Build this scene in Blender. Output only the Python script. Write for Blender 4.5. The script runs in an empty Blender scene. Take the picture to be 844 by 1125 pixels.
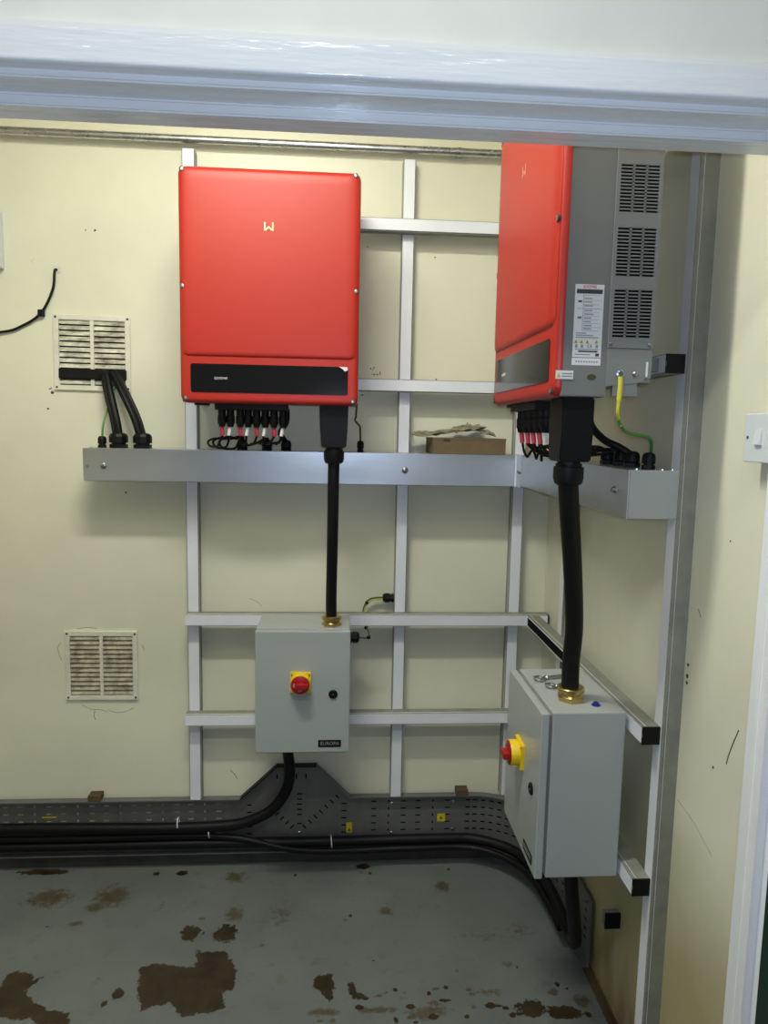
import bpy, bmesh, math, random
import numpy as np
from mathutils import Vector, Matrix, noise
random.seed(7)
scene = bpy.context.scene
C = scene.collection
PI = math.pi

# ------------------------------------------------------------------ camera
CAM = Vector((0.0, 0.0, 1.60))
cd = bpy.data.cameras.new('camera'); cam = bpy.data.objects.new('camera', cd); C.objects.link(cam)
cd.sensor_fit = 'VERTICAL'; cd.sensor_height = 36.0; cd.lens = 774.4 / 1125.0 * 36.0
cd.clip_start = 0.02
right = Vector((0.9975417, -0.0672916, 0.0195553))
down = Vector((0.0116347, -0.1161443, -0.9931642))
fwd = Vector((0.0691028, 0.9909502, -0.1150759))
m = Matrix((right, -down, -fwd)).transposed().to_4x4(); m.translation = CAM
cam.matrix_world = m
scene.camera = cam

# ------------------------------------------------------------------ world, lights, exposure
w = bpy.data.worlds.new('world'); scene.world = w; w.use_nodes = True
w.node_tree.nodes['Background'].inputs[0].default_value = (0.9, 1.0, 1.0, 1)
w.node_tree.nodes['Background'].inputs[1].default_value = 0.01
vs = scene.view_settings
vs.view_transform = 'Standard'; vs.look = 'None'; vs.gamma = 1.0; vs.use_curve_mapping = False
vs.exposure = 0.0

def area_light(name, loc, size, power, color, rot=(0, 0, 0), shape='DISK', size_y=None):
    l = bpy.data.lights.new(name, 'AREA'); l.shape = shape; l.size = size; l.energy = power; l.color = color
    if size_y: l.size_y = size_y
    o = bpy.data.objects.new(name, l); C.objects.link(o); o.location = loc; o.rotation_euler = rot
    return o
def ceiling_panel(label, x0, x1, y, z, depth, power, color, tilt=0.0):
    """flat LED luminaire under the ceiling: housing, opal diffuser, and its light shining down"""
    def plain(nm, c):
        mt = bpy.data.materials.new(nm); mt.use_nodes = True
        mt.node_tree.nodes['Principled BSDF'].inputs['Base Color'].default_value = (*c, 1); return mt
    root = bpy.data.objects.new('ceiling_light', None); C.objects.link(root); root.location = ((x0 + x1) / 2, y, z)
    root['label'] = label; root['category'] = 'lamp'; root['group'] = 'ceiling lights'
    L = x1 - x0
    for nm, dx, dy, z0, z1, c in (('housing', L + .04, depth + .04, .012, .060, (.75, .75, .75)), ('diffuser', L, depth, .003, .012, (.85, .85, .83))):
        bm = bmesh.new(); bmesh.ops.create_cube(bm, size=1.0, matrix=Matrix.Translation((0, 0, (z0 + z1) / 2)) @ Matrix.Diagonal((dx, dy, z1 - z0, 1)))
        me = bpy.data.meshes.new(nm); bm.to_mesh(me); bm.free(); me.materials.append(plain('luminaire_' + nm, c))
        o = bpy.data.objects.new(nm, me); C.objects.link(o); o.parent = root
    root.rotation_euler = (tilt, 0, 0)
    area_light('ceiling_light_lamp', root.location, L, power, color, (tilt, 0, 0), 'RECTANGLE', depth)
ceiling_panel('flat ceiling light inside the plant room, hidden above the doorway', -.62, .0, 1.30, 2.88, .10, 24.5, (0.99, 1.0, 0.88), math.radians(2))
ceiling_panel('flat ceiling light of the corridor, outside the photo', -.75, .45, .15, 2.88, .10, 14.5, (0.98, 1.0, 0.91))
# the phone's flash, just above the lens
fl = bpy.data.lights.new('phone_flash', 'POINT'); fl.energy = 24.0; fl.color = (0.62, 0.75, 1.0); fl.shadow_soft_size = 0.008
fo = bpy.data.objects.new('phone_flash', fl); C.objects.link(fo); fo.location = (0.012, 0.0, 1.625)

# ------------------------------------------------------------------ materials
MATS = {}
def pm(name, col, rough=0.5, metal=0.0, spec=0.5, var=0.0, var_scale=8.0, bump=0.0, bump_scale=60.0,
       coat=0.0, dirt=None, stretch=None, rough_var=0.0):
    """principled material, colour varied by object-space noise, fine relief by bump"""
    if name in MATS: return MATS[name]
    mt = bpy.data.materials.new(name); mt.use_nodes = True
    nt = mt.node_tree; b = nt.nodes['Principled BSDF']
    b.inputs['Base Color'].default_value = (*col, 1)
    b.inputs['Roughness'].default_value = rough
    b.inputs['Metallic'].default_value = metal
    b.inputs['Specular IOR Level'].default_value = spec
    b.inputs['Coat Weight'].default_value = coat
    b.inputs['Coat Roughness'].default_value = 0.12
    tc = nt.nodes.new('ShaderNodeTexCoord'); src = tc.outputs['Object']
    if stretch:
        mp = nt.nodes.new('ShaderNodeMapping'); mp.inputs['Scale'].default_value = stretch
        nt.links.new(src, mp.inputs['Vector']); src = mp.outputs['Vector']
    if var > 0 or rough_var > 0:
        n = nt.nodes.new('ShaderNodeTexNoise'); n.inputs['Scale'].default_value = var_scale
        n.inputs['Detail'].default_value = 5.0; n.inputs['Roughness'].default_value = 0.6
        nt.links.new(src, n.inputs['Vector'])
        if var > 0:
            r = nt.nodes.new('ShaderNodeValToRGB')
            lo = dirt if dirt else tuple(max(0, c * (1 - var)) for c in col)
            hi = tuple(min(1, c * (1 + var * 0.5)) for c in col)
            r.color_ramp.elements[0].position = 0.3; r.color_ramp.elements[1].position = 0.65
            r.color_ramp.elements[0].color = (*lo, 1); r.color_ramp.elements[1].color = (*hi, 1)
            nt.links.new(n.outputs['Fac'], r.inputs['Fac']); nt.links.new(r.outputs['Color'], b.inputs['Base Color'])
        if rough_var > 0:
            mr = nt.nodes.new('ShaderNodeMapRange')
            mr.inputs['From Min'].default_value = 0.3; mr.inputs['From Max'].default_value = 0.7
            mr.inputs['To Min'].default_value = max(0.02, rough - rough_var); mr.inputs['To Max'].default_value = min(1, rough + rough_var)
            nt.links.new(n.outputs['Fac'], mr.inputs['Value']); nt.links.new(mr.outputs['Result'], b.inputs['Roughness'])
    if bump > 0:
        n2 = nt.nodes.new('ShaderNodeTexNoise'); n2.inputs['Scale'].default_value = bump_scale
        n2.inputs['Detail'].default_value = 4.0
        nt.links.new(src, n2.inputs['Vector'])
        bp = nt.nodes.new('ShaderNodeBump'); bp.inputs['Strength'].default_value = bump; bp.inputs['Distance'].default_value = 0.004
        nt.links.new(n2.outputs['Fac'], bp.inputs['Height']); nt.links.new(bp.outputs['Normal'], b.inputs['Normal'])
    MATS[name] = mt
    return mt

M_WALL = pm('cream_wall_paint', (0.76, 0.735, 0.58), 0.42, var=0.07, var_scale=2.5, bump=0.12, bump_scale=26)
M_CEIL = pm('ceiling_paint', (0.52, 0.51, 0.46), 0.7, var=0.04, bump=0.05)
M_OUT = pm('corridor_wall_paint', (0.42, 0.41, 0.34), 0.55, var=0.05, bump=0.08)
M_GLOSS = pm('white_gloss_paint', (0.86, 0.87, 0.88), 0.17, var=0.05, var_scale=14, bump=0.5, bump_scale=70, stretch=(0.14, 1, 1))
M_GLOSSV = pm('white_gloss_jamb', (0.84, 0.85, 0.86), 0.2, var=0.05, var_scale=14, bump=0.25, bump_scale=60, stretch=(1, 1, 0.12))
M_GREEN = pm('dark_green_gloss', (0.008, 0.03, 0.022), 0.3, var=0.1)
M_RED = pm('red_powder_coat', (0.43, 0.024, 0.013), 0.42, spec=0.42, var=0.03, var_scale=4, bump=0.02, bump_scale=500)
M_INV = pm('inverter_grey', (0.20, 0.205, 0.195), 0.5, var=0.04, bump=0.02, bump_scale=500)
M_INV2 = pm('inverter_panel_grey', (0.23, 0.235, 0.23), 0.45, var=0.04)
M_DISPLAY = pm('display_black_gloss', (0.006, 0.006, 0.007), 0.09, spec=0.6)
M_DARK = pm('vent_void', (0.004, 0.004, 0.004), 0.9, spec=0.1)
M_BLACK = pm('black_plastic', (0.0045, 0.0045, 0.005), 0.5, spec=0.22, var=0.15)
M_RUBBER = pm('black_rubber', (0.005, 0.005, 0.0055), 0.5, spec=0.25, var=0.2, var_scale=20)
M_ENC = pm('enclosure_grey', (0.37, 0.395, 0.39), 0.30, var=0.02, bump=0.03, bump_scale=420)
M_TRUNK = pm('galvanised_trunking', (0.56, 0.575, 0.59), 0.37, metal=0.92, var=0.10, var_scale=7, rough_var=0.06, stretch=(.25, 1, 1))
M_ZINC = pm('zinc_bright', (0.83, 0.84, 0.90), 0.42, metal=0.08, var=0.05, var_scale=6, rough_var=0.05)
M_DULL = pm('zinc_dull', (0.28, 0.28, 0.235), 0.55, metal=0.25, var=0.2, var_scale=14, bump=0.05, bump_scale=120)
M_TRAY = pm('tray_grey', (0.185, 0.185, 0.178), 0.48, metal=0.45, var=0.18, var_scale=9)
M_PIPE = pm('steel_conduit', (0.55, 0.55, 0.55), 0.28, metal=0.95, var=0.08, var_scale=16, rough_var=0.08)
M_STEEL = pm('plated_steel', (0.42, 0.43, 0.45), 0.3, metal=1.0)
M_BRASS = pm('brass', (0.55, 0.42, 0.17), 0.28, metal=1.0, var=0.1, var_scale=40)
M_YELLOW = pm('yellow_plastic', (0.80, 0.55, 0.008), 0.38, var=0.03)
M_REDP = pm('red_plastic', (0.36, 0.008, 0.010), 0.35)
M_SLEEVER = pm('red_sleeve', (0.55, 0.03, 0.07), 0.5)
M_SLEEVEW = pm('white_sleeve', (0.82, 0.82, 0.80), 0.5)
M_EARTHG = pm('earth_green', (0.05, 0.22, 0.03), 0.45)
M_EARTHY = pm('earth_yellow', (0.55, 0.50, 0.03), 0.45)
M_EARTHD = pm('earth_dark_green', (0.06, 0.065, 0.015), 0.5)
M_CARD = pm('cardboard', (0.17, 0.118, 0.062), 0.8, var=0.12, var_scale=20)
M_PAPER = pm('crumpled_wrapping', (0.25, 0.225, 0.155), 0.4, var=0.6, var_scale=30, bump=0.4, bump_scale=60)
M_VENT = pm('vent_painted', (0.74, 0.72, 0.60), 0.5, var=0.10, var_scale=22)
M_SLAT = pm('vent_slat_grimy', (0.55, 0.53, 0.42), 0.55, var=0.75, var_scale=42, dirt=(0.12, 0.11, 0.085), stretch=(.45, 1, 1))
M_SLAT2 = pm('vent_slat_dusty', (0.42, 0.38, 0.27), 0.6, var=0.7, var_scale=30, dirt=(0.13, 0.11, 0.075))
M_WHITE = pm('white_plastic', (0.66, 0.68, 0.70), 0.35)
M_LABEL = pm('label_white', (0.74, 0.75, 0.76), 0.5)
M_INK = pm('label_ink', (0.05, 0.05, 0.055), 0.6)
M_INKG = pm('label_ink_grey', (0.28, 0.29, 0.30), 0.6)
M_INKR = pm('label_ink_red', (0.55, 0.02, 0.02), 0.5)
M_LOGO = pm('emblem_pale_gold', (0.70, 0.56, 0.36), 0.3, metal=0.8)
M_SILVERINK = pm('silver_print', (0.7, 0.7, 0.7), 0.5)
M_STICKER = pm('yellow_sticker', (0.62, 0.50, 0.005), 0.5)
M_BLUE = pm('blue_plastic', (0.01, 0.012, 0.20), 0.4)
M_MARK = pm('scuff_dark', (0.05, 0.045, 0.035), 0.8)
M_FILL = pm('wall_filler', (0.70, 0.68, 0.58), 0.8, var=0.2, var_scale=60)

def floor_material():
    mt = bpy.data.materials.new('worn_floor_paint'); mt.use_nodes = True
    nt = mt.node_tree; b = nt.nodes['Principled BSDF']; L = nt.links.new
    tc = nt.nodes.new('ShaderNodeTexCoord')
    def noise_(scale, detail=5, rough=.6):
        n = nt.nodes.new('ShaderNodeTexNoise'); n.inputs['Scale'].default_value = scale
        n.inputs['Detail'].default_value = detail; n.inputs['Roughness'].default_value = rough
        L(tc.outputs['Object'], n.inputs['Vector']); return n
    def ramp(src, p0, p1, c0=(0, 0, 0), c1=(1, 1, 1)):
        r = nt.nodes.new('ShaderNodeValToRGB')
        r.color_ramp.elements[0].position = p0; r.color_ramp.elements[1].position = p1
        r.color_ramp.elements[0].color = (*c0, 1); r.color_ramp.elements[1].color = (*c1, 1)
        L(src, r.inputs['Fac']); return r
    def mix(fac, a, bcol):
        x = nt.nodes.new('ShaderNodeMix'); x.data_type = 'RGBA'
        if isinstance(fac, float): x.inputs[0].default_value = fac
        else: L(fac, x.inputs[0])
        for sock, v in ((6, a), (7, bcol)):
            if isinstance(v, tuple): x.inputs[sock].default_value = (*v, 1)
            else: L(v, x.inputs[sock])
        return x.outputs[2]
    n1 = noise_(3.5); base = ramp(n1.outputs['Fac'], .3, .7, (0.125, 0.140, 0.132), (0.165, 0.182, 0.172)).outputs['Color']
    n2 = noise_(16, 8, .7); grime = ramp(n2.outputs['Fac'], .56, .74)
    base = mix(grime.outputs['Color'], base, (0.12, 0.115, 0.085))
    nf = noise_(38, 12, .74)
    def mask(attr, k, lo, hi):
        a = nt.nodes.new('ShaderNodeAttribute'); a.attribute_name = attr
        s = nt.nodes.new('ShaderNodeMath'); s.operation = 'MULTIPLY_ADD'
        L(nf.outputs['Fac'], s.inputs[0]); s.inputs[1].default_value = k; L(a.outputs['Fac'], s.inputs[2])
        h = nt.nodes.new('ShaderNodeMath'); h.operation = 'MULTIPLY'; L(s.outputs[0], h.inputs[0]); h.inputs[1].default_value = 0.4
        r = ramp(h.outputs[0], lo * .4, hi * .4); return r.outputs['Color']
    tan = ramp(noise_(22).outputs['Fac'], .35, .65, (0.070, 0.056, 0.032), (0.10, 0.085, 0.055)).outputs['Color']
    dk = ramp(noise_(18).outputs['Fac'], .35, .7, (0.018, 0.012, 0.004), (0.050, 0.031, 0.011)).outputs['Color']
    base = mix(mask('wear_tan', 2.0, 1.42, 1.75), base, tan)
    md = mask('wear_dark', 1.3, 1.13, 1.18)
    base = mix(md, base, dk)
    L(base, b.inputs['Base Color'])
    b.inputs['Roughness'].default_value = 0.42
    bp = nt.nodes.new('ShaderNodeBump'); bp.inputs['Strength'].default_value = 0.25; bp.inputs['Distance'].default_value = 0.002
    inv = nt.nodes.new('ShaderNodeInvert'); L(md, inv.inputs['Color']); L(inv.outputs['Color'], bp.inputs['Height'])
    L(bp.outputs['Normal'], b.inputs['Normal'])
    return mt
M_FLOOR = floor_material()

def wall_right_material():
    """cream paint, grimy and rust-stained along the foot of the wall"""
    mt = M_WALL.copy(); mt.name = 'cream_wall_paint_grimy_foot'
    nt = mt.node_tree; L = nt.links.new; b = nt.nodes['Principled BSDF']
    prev = b.inputs['Base Color'].links[0].from_socket
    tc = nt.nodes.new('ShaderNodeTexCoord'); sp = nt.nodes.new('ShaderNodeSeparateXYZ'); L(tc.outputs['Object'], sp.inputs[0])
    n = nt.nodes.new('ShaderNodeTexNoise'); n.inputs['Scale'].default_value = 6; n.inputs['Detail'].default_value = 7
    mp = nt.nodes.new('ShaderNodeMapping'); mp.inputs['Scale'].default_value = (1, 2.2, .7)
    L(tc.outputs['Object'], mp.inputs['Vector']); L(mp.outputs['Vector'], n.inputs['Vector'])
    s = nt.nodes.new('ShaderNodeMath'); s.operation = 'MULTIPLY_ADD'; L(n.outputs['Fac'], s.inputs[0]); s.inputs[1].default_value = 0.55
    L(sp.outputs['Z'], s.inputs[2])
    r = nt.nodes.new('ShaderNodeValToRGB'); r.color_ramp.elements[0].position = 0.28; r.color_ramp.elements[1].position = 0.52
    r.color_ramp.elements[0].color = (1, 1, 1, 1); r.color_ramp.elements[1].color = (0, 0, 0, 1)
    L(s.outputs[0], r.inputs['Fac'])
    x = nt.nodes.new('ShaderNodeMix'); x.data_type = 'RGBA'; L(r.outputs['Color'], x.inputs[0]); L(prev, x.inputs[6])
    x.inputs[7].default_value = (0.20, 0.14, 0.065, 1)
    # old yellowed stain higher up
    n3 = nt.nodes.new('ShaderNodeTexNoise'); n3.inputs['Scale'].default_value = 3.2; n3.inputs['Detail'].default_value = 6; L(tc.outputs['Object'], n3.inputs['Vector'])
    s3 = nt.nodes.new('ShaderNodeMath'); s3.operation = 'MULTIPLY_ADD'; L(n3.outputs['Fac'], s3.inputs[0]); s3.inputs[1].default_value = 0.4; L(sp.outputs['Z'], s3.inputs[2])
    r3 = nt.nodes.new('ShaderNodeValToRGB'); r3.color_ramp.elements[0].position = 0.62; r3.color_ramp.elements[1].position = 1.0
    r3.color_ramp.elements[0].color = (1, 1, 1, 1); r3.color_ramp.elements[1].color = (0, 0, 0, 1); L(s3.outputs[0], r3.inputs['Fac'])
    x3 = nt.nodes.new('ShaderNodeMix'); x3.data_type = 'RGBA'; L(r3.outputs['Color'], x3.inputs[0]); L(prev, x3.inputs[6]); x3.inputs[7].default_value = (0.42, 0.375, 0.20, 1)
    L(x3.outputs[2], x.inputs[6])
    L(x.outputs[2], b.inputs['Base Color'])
    return mt
M_WALLR = wall_right_material()

# ------------------------------------------------------------------ geometry helpers
ORG = {}
def V3(*a): return Vector(a)
def box(bm, x0, x1, y0, y1, z0, z1, bevel=0.0, seg=2):
    r = bmesh.ops.create_cube(bm, size=1.0)
    vs_ = r['verts']
    for v in vs_:
        v.co = Vector(((x0 + x1) / 2 + v.co.x * (x1 - x0), (y0 + y1) / 2 + v.co.y * (y1 - y0), (z0 + z1) / 2 + v.co.z * (z1 - z0)))
    if bevel > 0:
        es = list({e for v in vs_ for e in v.link_edges})
        bmesh.ops.bevel(bm, geom=es, offset=bevel, segments=seg, profile=0.6, affect='EDGES')
    return bm
def frame_of(d):
    d = d.normalized()
    a = Vector((0, 0, 1)) if abs(d.z) < .9 else Vector((1, 0, 0))
    u = d.cross(a).normalized(); return u, d.cross(u).normalized()
def lathe(bm, base, axis, prof, seg=16, phase=0.0):
    """prof: list of (radius, height along axis)"""
    base = Vector(base); axis = Vector(axis).normalized(); u, v = frame_of(axis); rings = []
    for r, h in prof:
        if r < 1e-6: rings.append([bm.verts.new(base + axis * h)])
        else: rings.append([bm.verts.new(base + axis * h + (u * math.cos(2 * PI * k / seg + phase) + v * math.sin(2 * PI * k / seg + phase)) * r) for k in range(seg)])
    for a, b_ in zip(rings, rings[1:]):
        for k in range(seg):
            k2 = (k + 1) % seg
            if len(a) == 1 and len(b_) == 1: continue
            if len(a) == 1: bm.faces.new((a[0], b_[k2], b_[k]))
            elif len(b_) == 1: bm.faces.new((a[k], a[k2], b_[0]))
            else: bm.faces.new((a[k], a[k2], b_[k2], b_[k]))
    if len(rings[0]) > 1: bm.faces.new(list(reversed(rings[0])))
    if len(rings[-1]) > 1: bm.faces.new(rings[-1])
    return bm
def cyl(bm, p0, p1, r, seg=14, r2=None):
    p0 = Vector(p0); p1 = Vector(p1); d = p1 - p0
    return lathe(bm, p0, d, [(r, 0), (r if r2 is None else r2, d.length)], seg)
def spline(pts, n=8):
    P = [Vector(p) for p in pts]
    if len(P) < 3: return P
    P = [2 * P[0] - P[1]] + P + [2 * P[-1] - P[-2]]; out = []
    for i in range(1, len(P) - 2):
        a, b_, c, d = P[i - 1:i + 3]
        for k in range(n):
            t = k / n
            out.append(0.5 * ((2 * b_) + (c - a) * t + (2 * a - 5 * b_ + 4 * c - d) * t * t + (3 * b_ - a - 3 * c + d) * t ** 3))
    out.append(P[-2]); return out
def tube(bm, pts, r, seg=10, n=8, lobes=0, lobe=0.0, corr=0.0):
    P = spline(pts, n); rings = []
    t0 = (P[1] - P[0]).normalized(); u, v = frame_of(t0)
    for i, p in enumerate(P):
        t = (P[min(i + 1, len(P) - 1)] - P[max(i - 1, 0)]).normalized()
        u = (u - t * u.dot(t)).normalized(); v = t.cross(u)
        ring = []
        rc = r * (1 + (corr if i % 2 else 0))
        for k in range(seg):
            a = 2 * PI * k / seg
            rr = rc * (1 + lobe * abs(math.cos(lobes * a / 2)) - lobe) if lobes else rc
            ring.append(bm.verts.new(p + (u * math.cos(a) + v * math.sin(a)) * rr))
        rings.append(ring)
    for a, b_ in zip(rings, rings[1:]):
        for k in range(seg):
            k2 = (k + 1) % seg; bm.faces.new((a[k], a[k2], b_[k2], b_[k]))
    bm.faces.new(list(reversed(rings[0]))); bm.faces.new(rings[-1])
    return bm
def torus(bm, c, axis, R, r, seg=20, s2=8):
    c = Vector(c); axis = Vector(axis).normalized(); u, v = frame_of(axis); rings = []
    for i in range(seg):
        a = 2 * PI * i / seg; d = u * math.cos(a) + v * math.sin(a)
        rings.append([bm.verts.new(c + d * (R + r * math.cos(2 * PI * k / s2)) + axis * r * math.sin(2 * PI * k / s2)) for k in range(s2)])
    for i in range(seg):
        a, b_ = rings[i], rings[(i + 1) % seg]
        for k in range(s2):
            k2 = (k + 1) % s2; bm.faces.new((a[k], b_[k], b_[k2], a[k2]))
    return bm
def prism(bm, poly, fn, t0, t1):
    """poly of (u,v); fn(u,v,t)->point; extruded t0..t1"""
    A = [bm.verts.new(fn(u, v, t0)) for u, v in poly]; B = [bm.verts.new(fn(u, v, t1)) for u, v in poly]
    n = len(poly)
    for k in range(n):
        k2 = (k + 1) % n; bm.faces.new((A[k], A[k2], B[k2], B[k]))
    bm.faces.new(list(reversed(A))); bm.faces.new(B)
    return bm
def rrect(x0, x1, z0, z1, r, n=5):
    out = []
    for cx, cz, a0 in ((x1 - r, z1 - r, 0), (x0 + r, z1 - r, PI / 2), (x0 + r, z0 + r, PI), (x1 - r, z0 + r, 1.5 * PI)):
        for k in range(n + 1):
            a = a0 + PI / 2 * k / n; out.append((cx + r * math.cos(a), cz + r * math.sin(a)))
    return out
def NB(): return bmesh.new()

def thing(name, label, cat, loc=(0, 0, 0), rotz=0.0, group=None):
    o = bpy.data.objects.new(name, None); C.objects.link(o); o.empty_display_size = 0.05
    o.location = loc; o.rotation_euler = (0, 0, rotz)
    o['label'] = label; o['category'] = cat
    if group: o['group'] = group
    ORG[o.name] = Vector(loc)
    return o
def obj(name, bm, mat, parent=None, smooth=False, local=False, angle=35):
    """one mesh object; coordinates of parts are given in the world unless local"""
    bmesh.ops.recalc_face_normals(bm, faces=bm.faces)
    org = Vector((0, 0, 0))
    if parent is not None and not local:
        org = ORG.get(parent.name, Vector((0, 0, 0)))
        bmesh.ops.translate(bm, verts=bm.verts, vec=-org)
    me = bpy.data.meshes.new(name); bm.to_mesh(me); bm.free()
    for mt in (mat if isinstance(mat, (list, tuple)) else [mat]): me.materials.append(mt)
    if smooth:
        me.polygons.foreach_set('use_smooth', [True] * len(me.polygons))
        try: me.set_sharp_from_angle(angle=math.radians(angle))
        except Exception: pass
    o = bpy.data.objects.new(name, me); C.objects.link(o)
    if parent is not None: o.parent = parent
    ORG[o.name] = org
    return o
def tag(o, label, cat, group=None):
    o['label'] = label; o['category'] = cat
    if group: o['group'] = group
    return o
def struct(name, bm, mat, label=None, **k):
    o = obj(name, bm, mat, **k); o['kind'] = 'structure'
    if label: o['label'] = label
    return o
def solo(name, bm, mat, label, cat, group=None, smooth=False):
    """a thing of one mesh with its origin at its base"""
    lo = Vector((min(v.co.x for v in bm.verts), min(v.co.y for v in bm.verts), min(v.co.z for v in bm.verts)))
    hi = Vector((max(v.co.x for v in bm.verts), max(v.co.y for v in bm.verts), max(v.co.z for v in bm.verts)))
    c = Vector(((lo.x + hi.x) / 2, (lo.y + hi.y) / 2, lo.z))
    bmesh.ops.translate(bm, verts=bm.verts, vec=-c)
    o = obj(name, bm, mat, smooth=smooth); o.location = c; ORG[o.name] = c
    return tag(o, label, cat, group)
def text_part(name, body, size, mat, parent, mtx, bold=0.0, depth=0.0002, spacing=1.0, width=None):
    """flat lettering; mtx places the text's own x/y plane in the parent's space"""
    cu = bpy.data.curves.new('lettering', 'FONT'); cu.body = body; cu.size = size; cu.extrude = depth
    cu.offset = bold; cu.align_x = 'CENTER'; cu.align_y = 'CENTER'; cu.space_character = spacing; cu.resolution_u = 2
    t = bpy.data.objects.new('lettering', cu); C.objects.link(t)
    dg = bpy.context.evaluated_depsgraph_get()
    me = bpy.data.meshes.new_from_object(t.evaluated_get(dg))
    bpy.data.objects.remove(t); bpy.data.curves.remove(cu)
    if width:
        xs = [v.co.x for v in me.vertices]; k = width / max(1e-6, max(xs) - min(xs))
        for v in me.vertices: v.co.x *= k
    me.transform(mtx); me.materials.clear(); me.materials.append(mat); me.name = name
    o = bpy.data.objects.new(name, me); C.objects.link(o); o.parent = parent
    ORG[o.name] = ORG.get(parent.name, Vector())
    return o
def plane_mtx(origin, ux, uy):
    ux = Vector(ux).normalized(); uy = Vector(uy).normalized(); n = ux.cross(uy)
    mm = Matrix((ux, uy, n)).transposed().to_4x4(); mm.translation = Vector(origin); return mm

# ------------------------------------------------------------------ the setting (metres; floor z = 0)
ZC = 1.60
W = 2.472      # back wall
XR = 0.764     # right wall
BLOBS = [(-0.957, 2.296, 0.073, 0.048, 2), (-0.743, 2.298, 0.058, 0.062, 2), (-0.782, 2.242, 0.033, 0.023, 2), (-0.823, 2.165, 0.02, 0.013, 2), (-0.442, 2.108, 0.032, 0.033, 1), (-0.335, 2.1, 0.037, 0.041, 1), (-0.316, 2.188, 0.03, 0.035, 2), (-0.343, 2.385, 0.039, 0.031, 2), (-0.6, 1.871, 0.018, 0.02, 1), (-0.626, 1.837, 0.008, 0.01, 1), (-0.626, 2.416, 0.013, 0.011, 1), (-0.533, 2.418, 0.02, 0.016, 1), (0.182, 2.185, 0.024, 0.022, 2), (0.066, 2.167, 0.006, 0.009, 1), (0.226, 1.788, 0.015, 0.009, 1), (0.146, 1.78, 0.045, 0.012, 2), (0.272, 1.765, 0.056, 0.024, 2), (0.564, 1.767, 0.041, 0.028, 1), (0.505, 1.748, 0.01, 0.009, 1), (0.485, 2.057, 0.07, 0.028, 3), (0.609, 2.077, 0.059, 0.041, 3), (-0.16, 2.183, 0.06, 0.071, 3), (0.394, 2.305, 0.029, 0.03, 2), (0.121, 2.431, 0.03, 0.016, 1), (0.653, 1.751, 0.051, 0.021, 1), (0.465, 1.83, 0.053, 0.026, 3), (-1.024, 2.442, 0.097, 0.016, 1), (-0.566, 2.247, 0.015, 0.023, 3), (0.543, 1.93, 0.039, 0.018, 3), (0.717, 1.786, 0.026, 0.025, 2), (-0.017, 1.781, 0.04, 0.015, 2), (0.336, 1.852, 0.008, 0.007, 1)]
POLYS = [[(-0.564, 1.96), (-0.532, 1.984), (-0.443, 1.968), (-0.405, 1.966), (-0.406, 2.025), (-0.318, 2.021), (-0.279, 1.954), (-0.277, 1.874), (-0.303, 1.864), (-0.289, 1.806), (-0.403, 1.781), (-0.45, 1.836), (-0.515, 1.811), (-0.545, 1.875)], [(-0.943, 1.881), (-0.94, 1.952), (-0.913, 1.975), (-0.868, 1.955), (-0.858, 1.93), (-0.828, 1.947), (-0.863, 1.889), (-0.817, 1.853), (-0.79, 1.829), (-0.709, 1.809), (-0.691, 1.761), (-0.794, 1.777), (-0.809, 1.803), (-0.85, 1.789), (-0.912, 1.813)], [(-0.052, 1.9), (-0.024, 1.918), (0.012, 1.92), (0.012, 1.826), (0.0, 1.816), (-0.023, 1.851), (-0.047, 1.864)], [(0.053, 1.877), (0.07, 1.877), (0.079, 1.847), (0.11, 1.828), (0.105, 1.818), (0.078, 1.821), (0.053, 1.842)]]
rs = random.Random(11)
for _ in range(46):
    BLOBS.append((rs.uniform(-.06, .72), rs.uniform(1.735, 1.85), rs.uniform(.006, .022), rs.uniform(.004, .012), rs.choice((1, 2, 2, 3))))
for _ in range(30):
    BLOBS.append((rs.uniform(-1.1, .70), rs.uniform(1.85, 2.42), rs.uniform(.003, .010), rs.uniform(.003, .008), rs.choice((1, 2, 3))))
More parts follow.
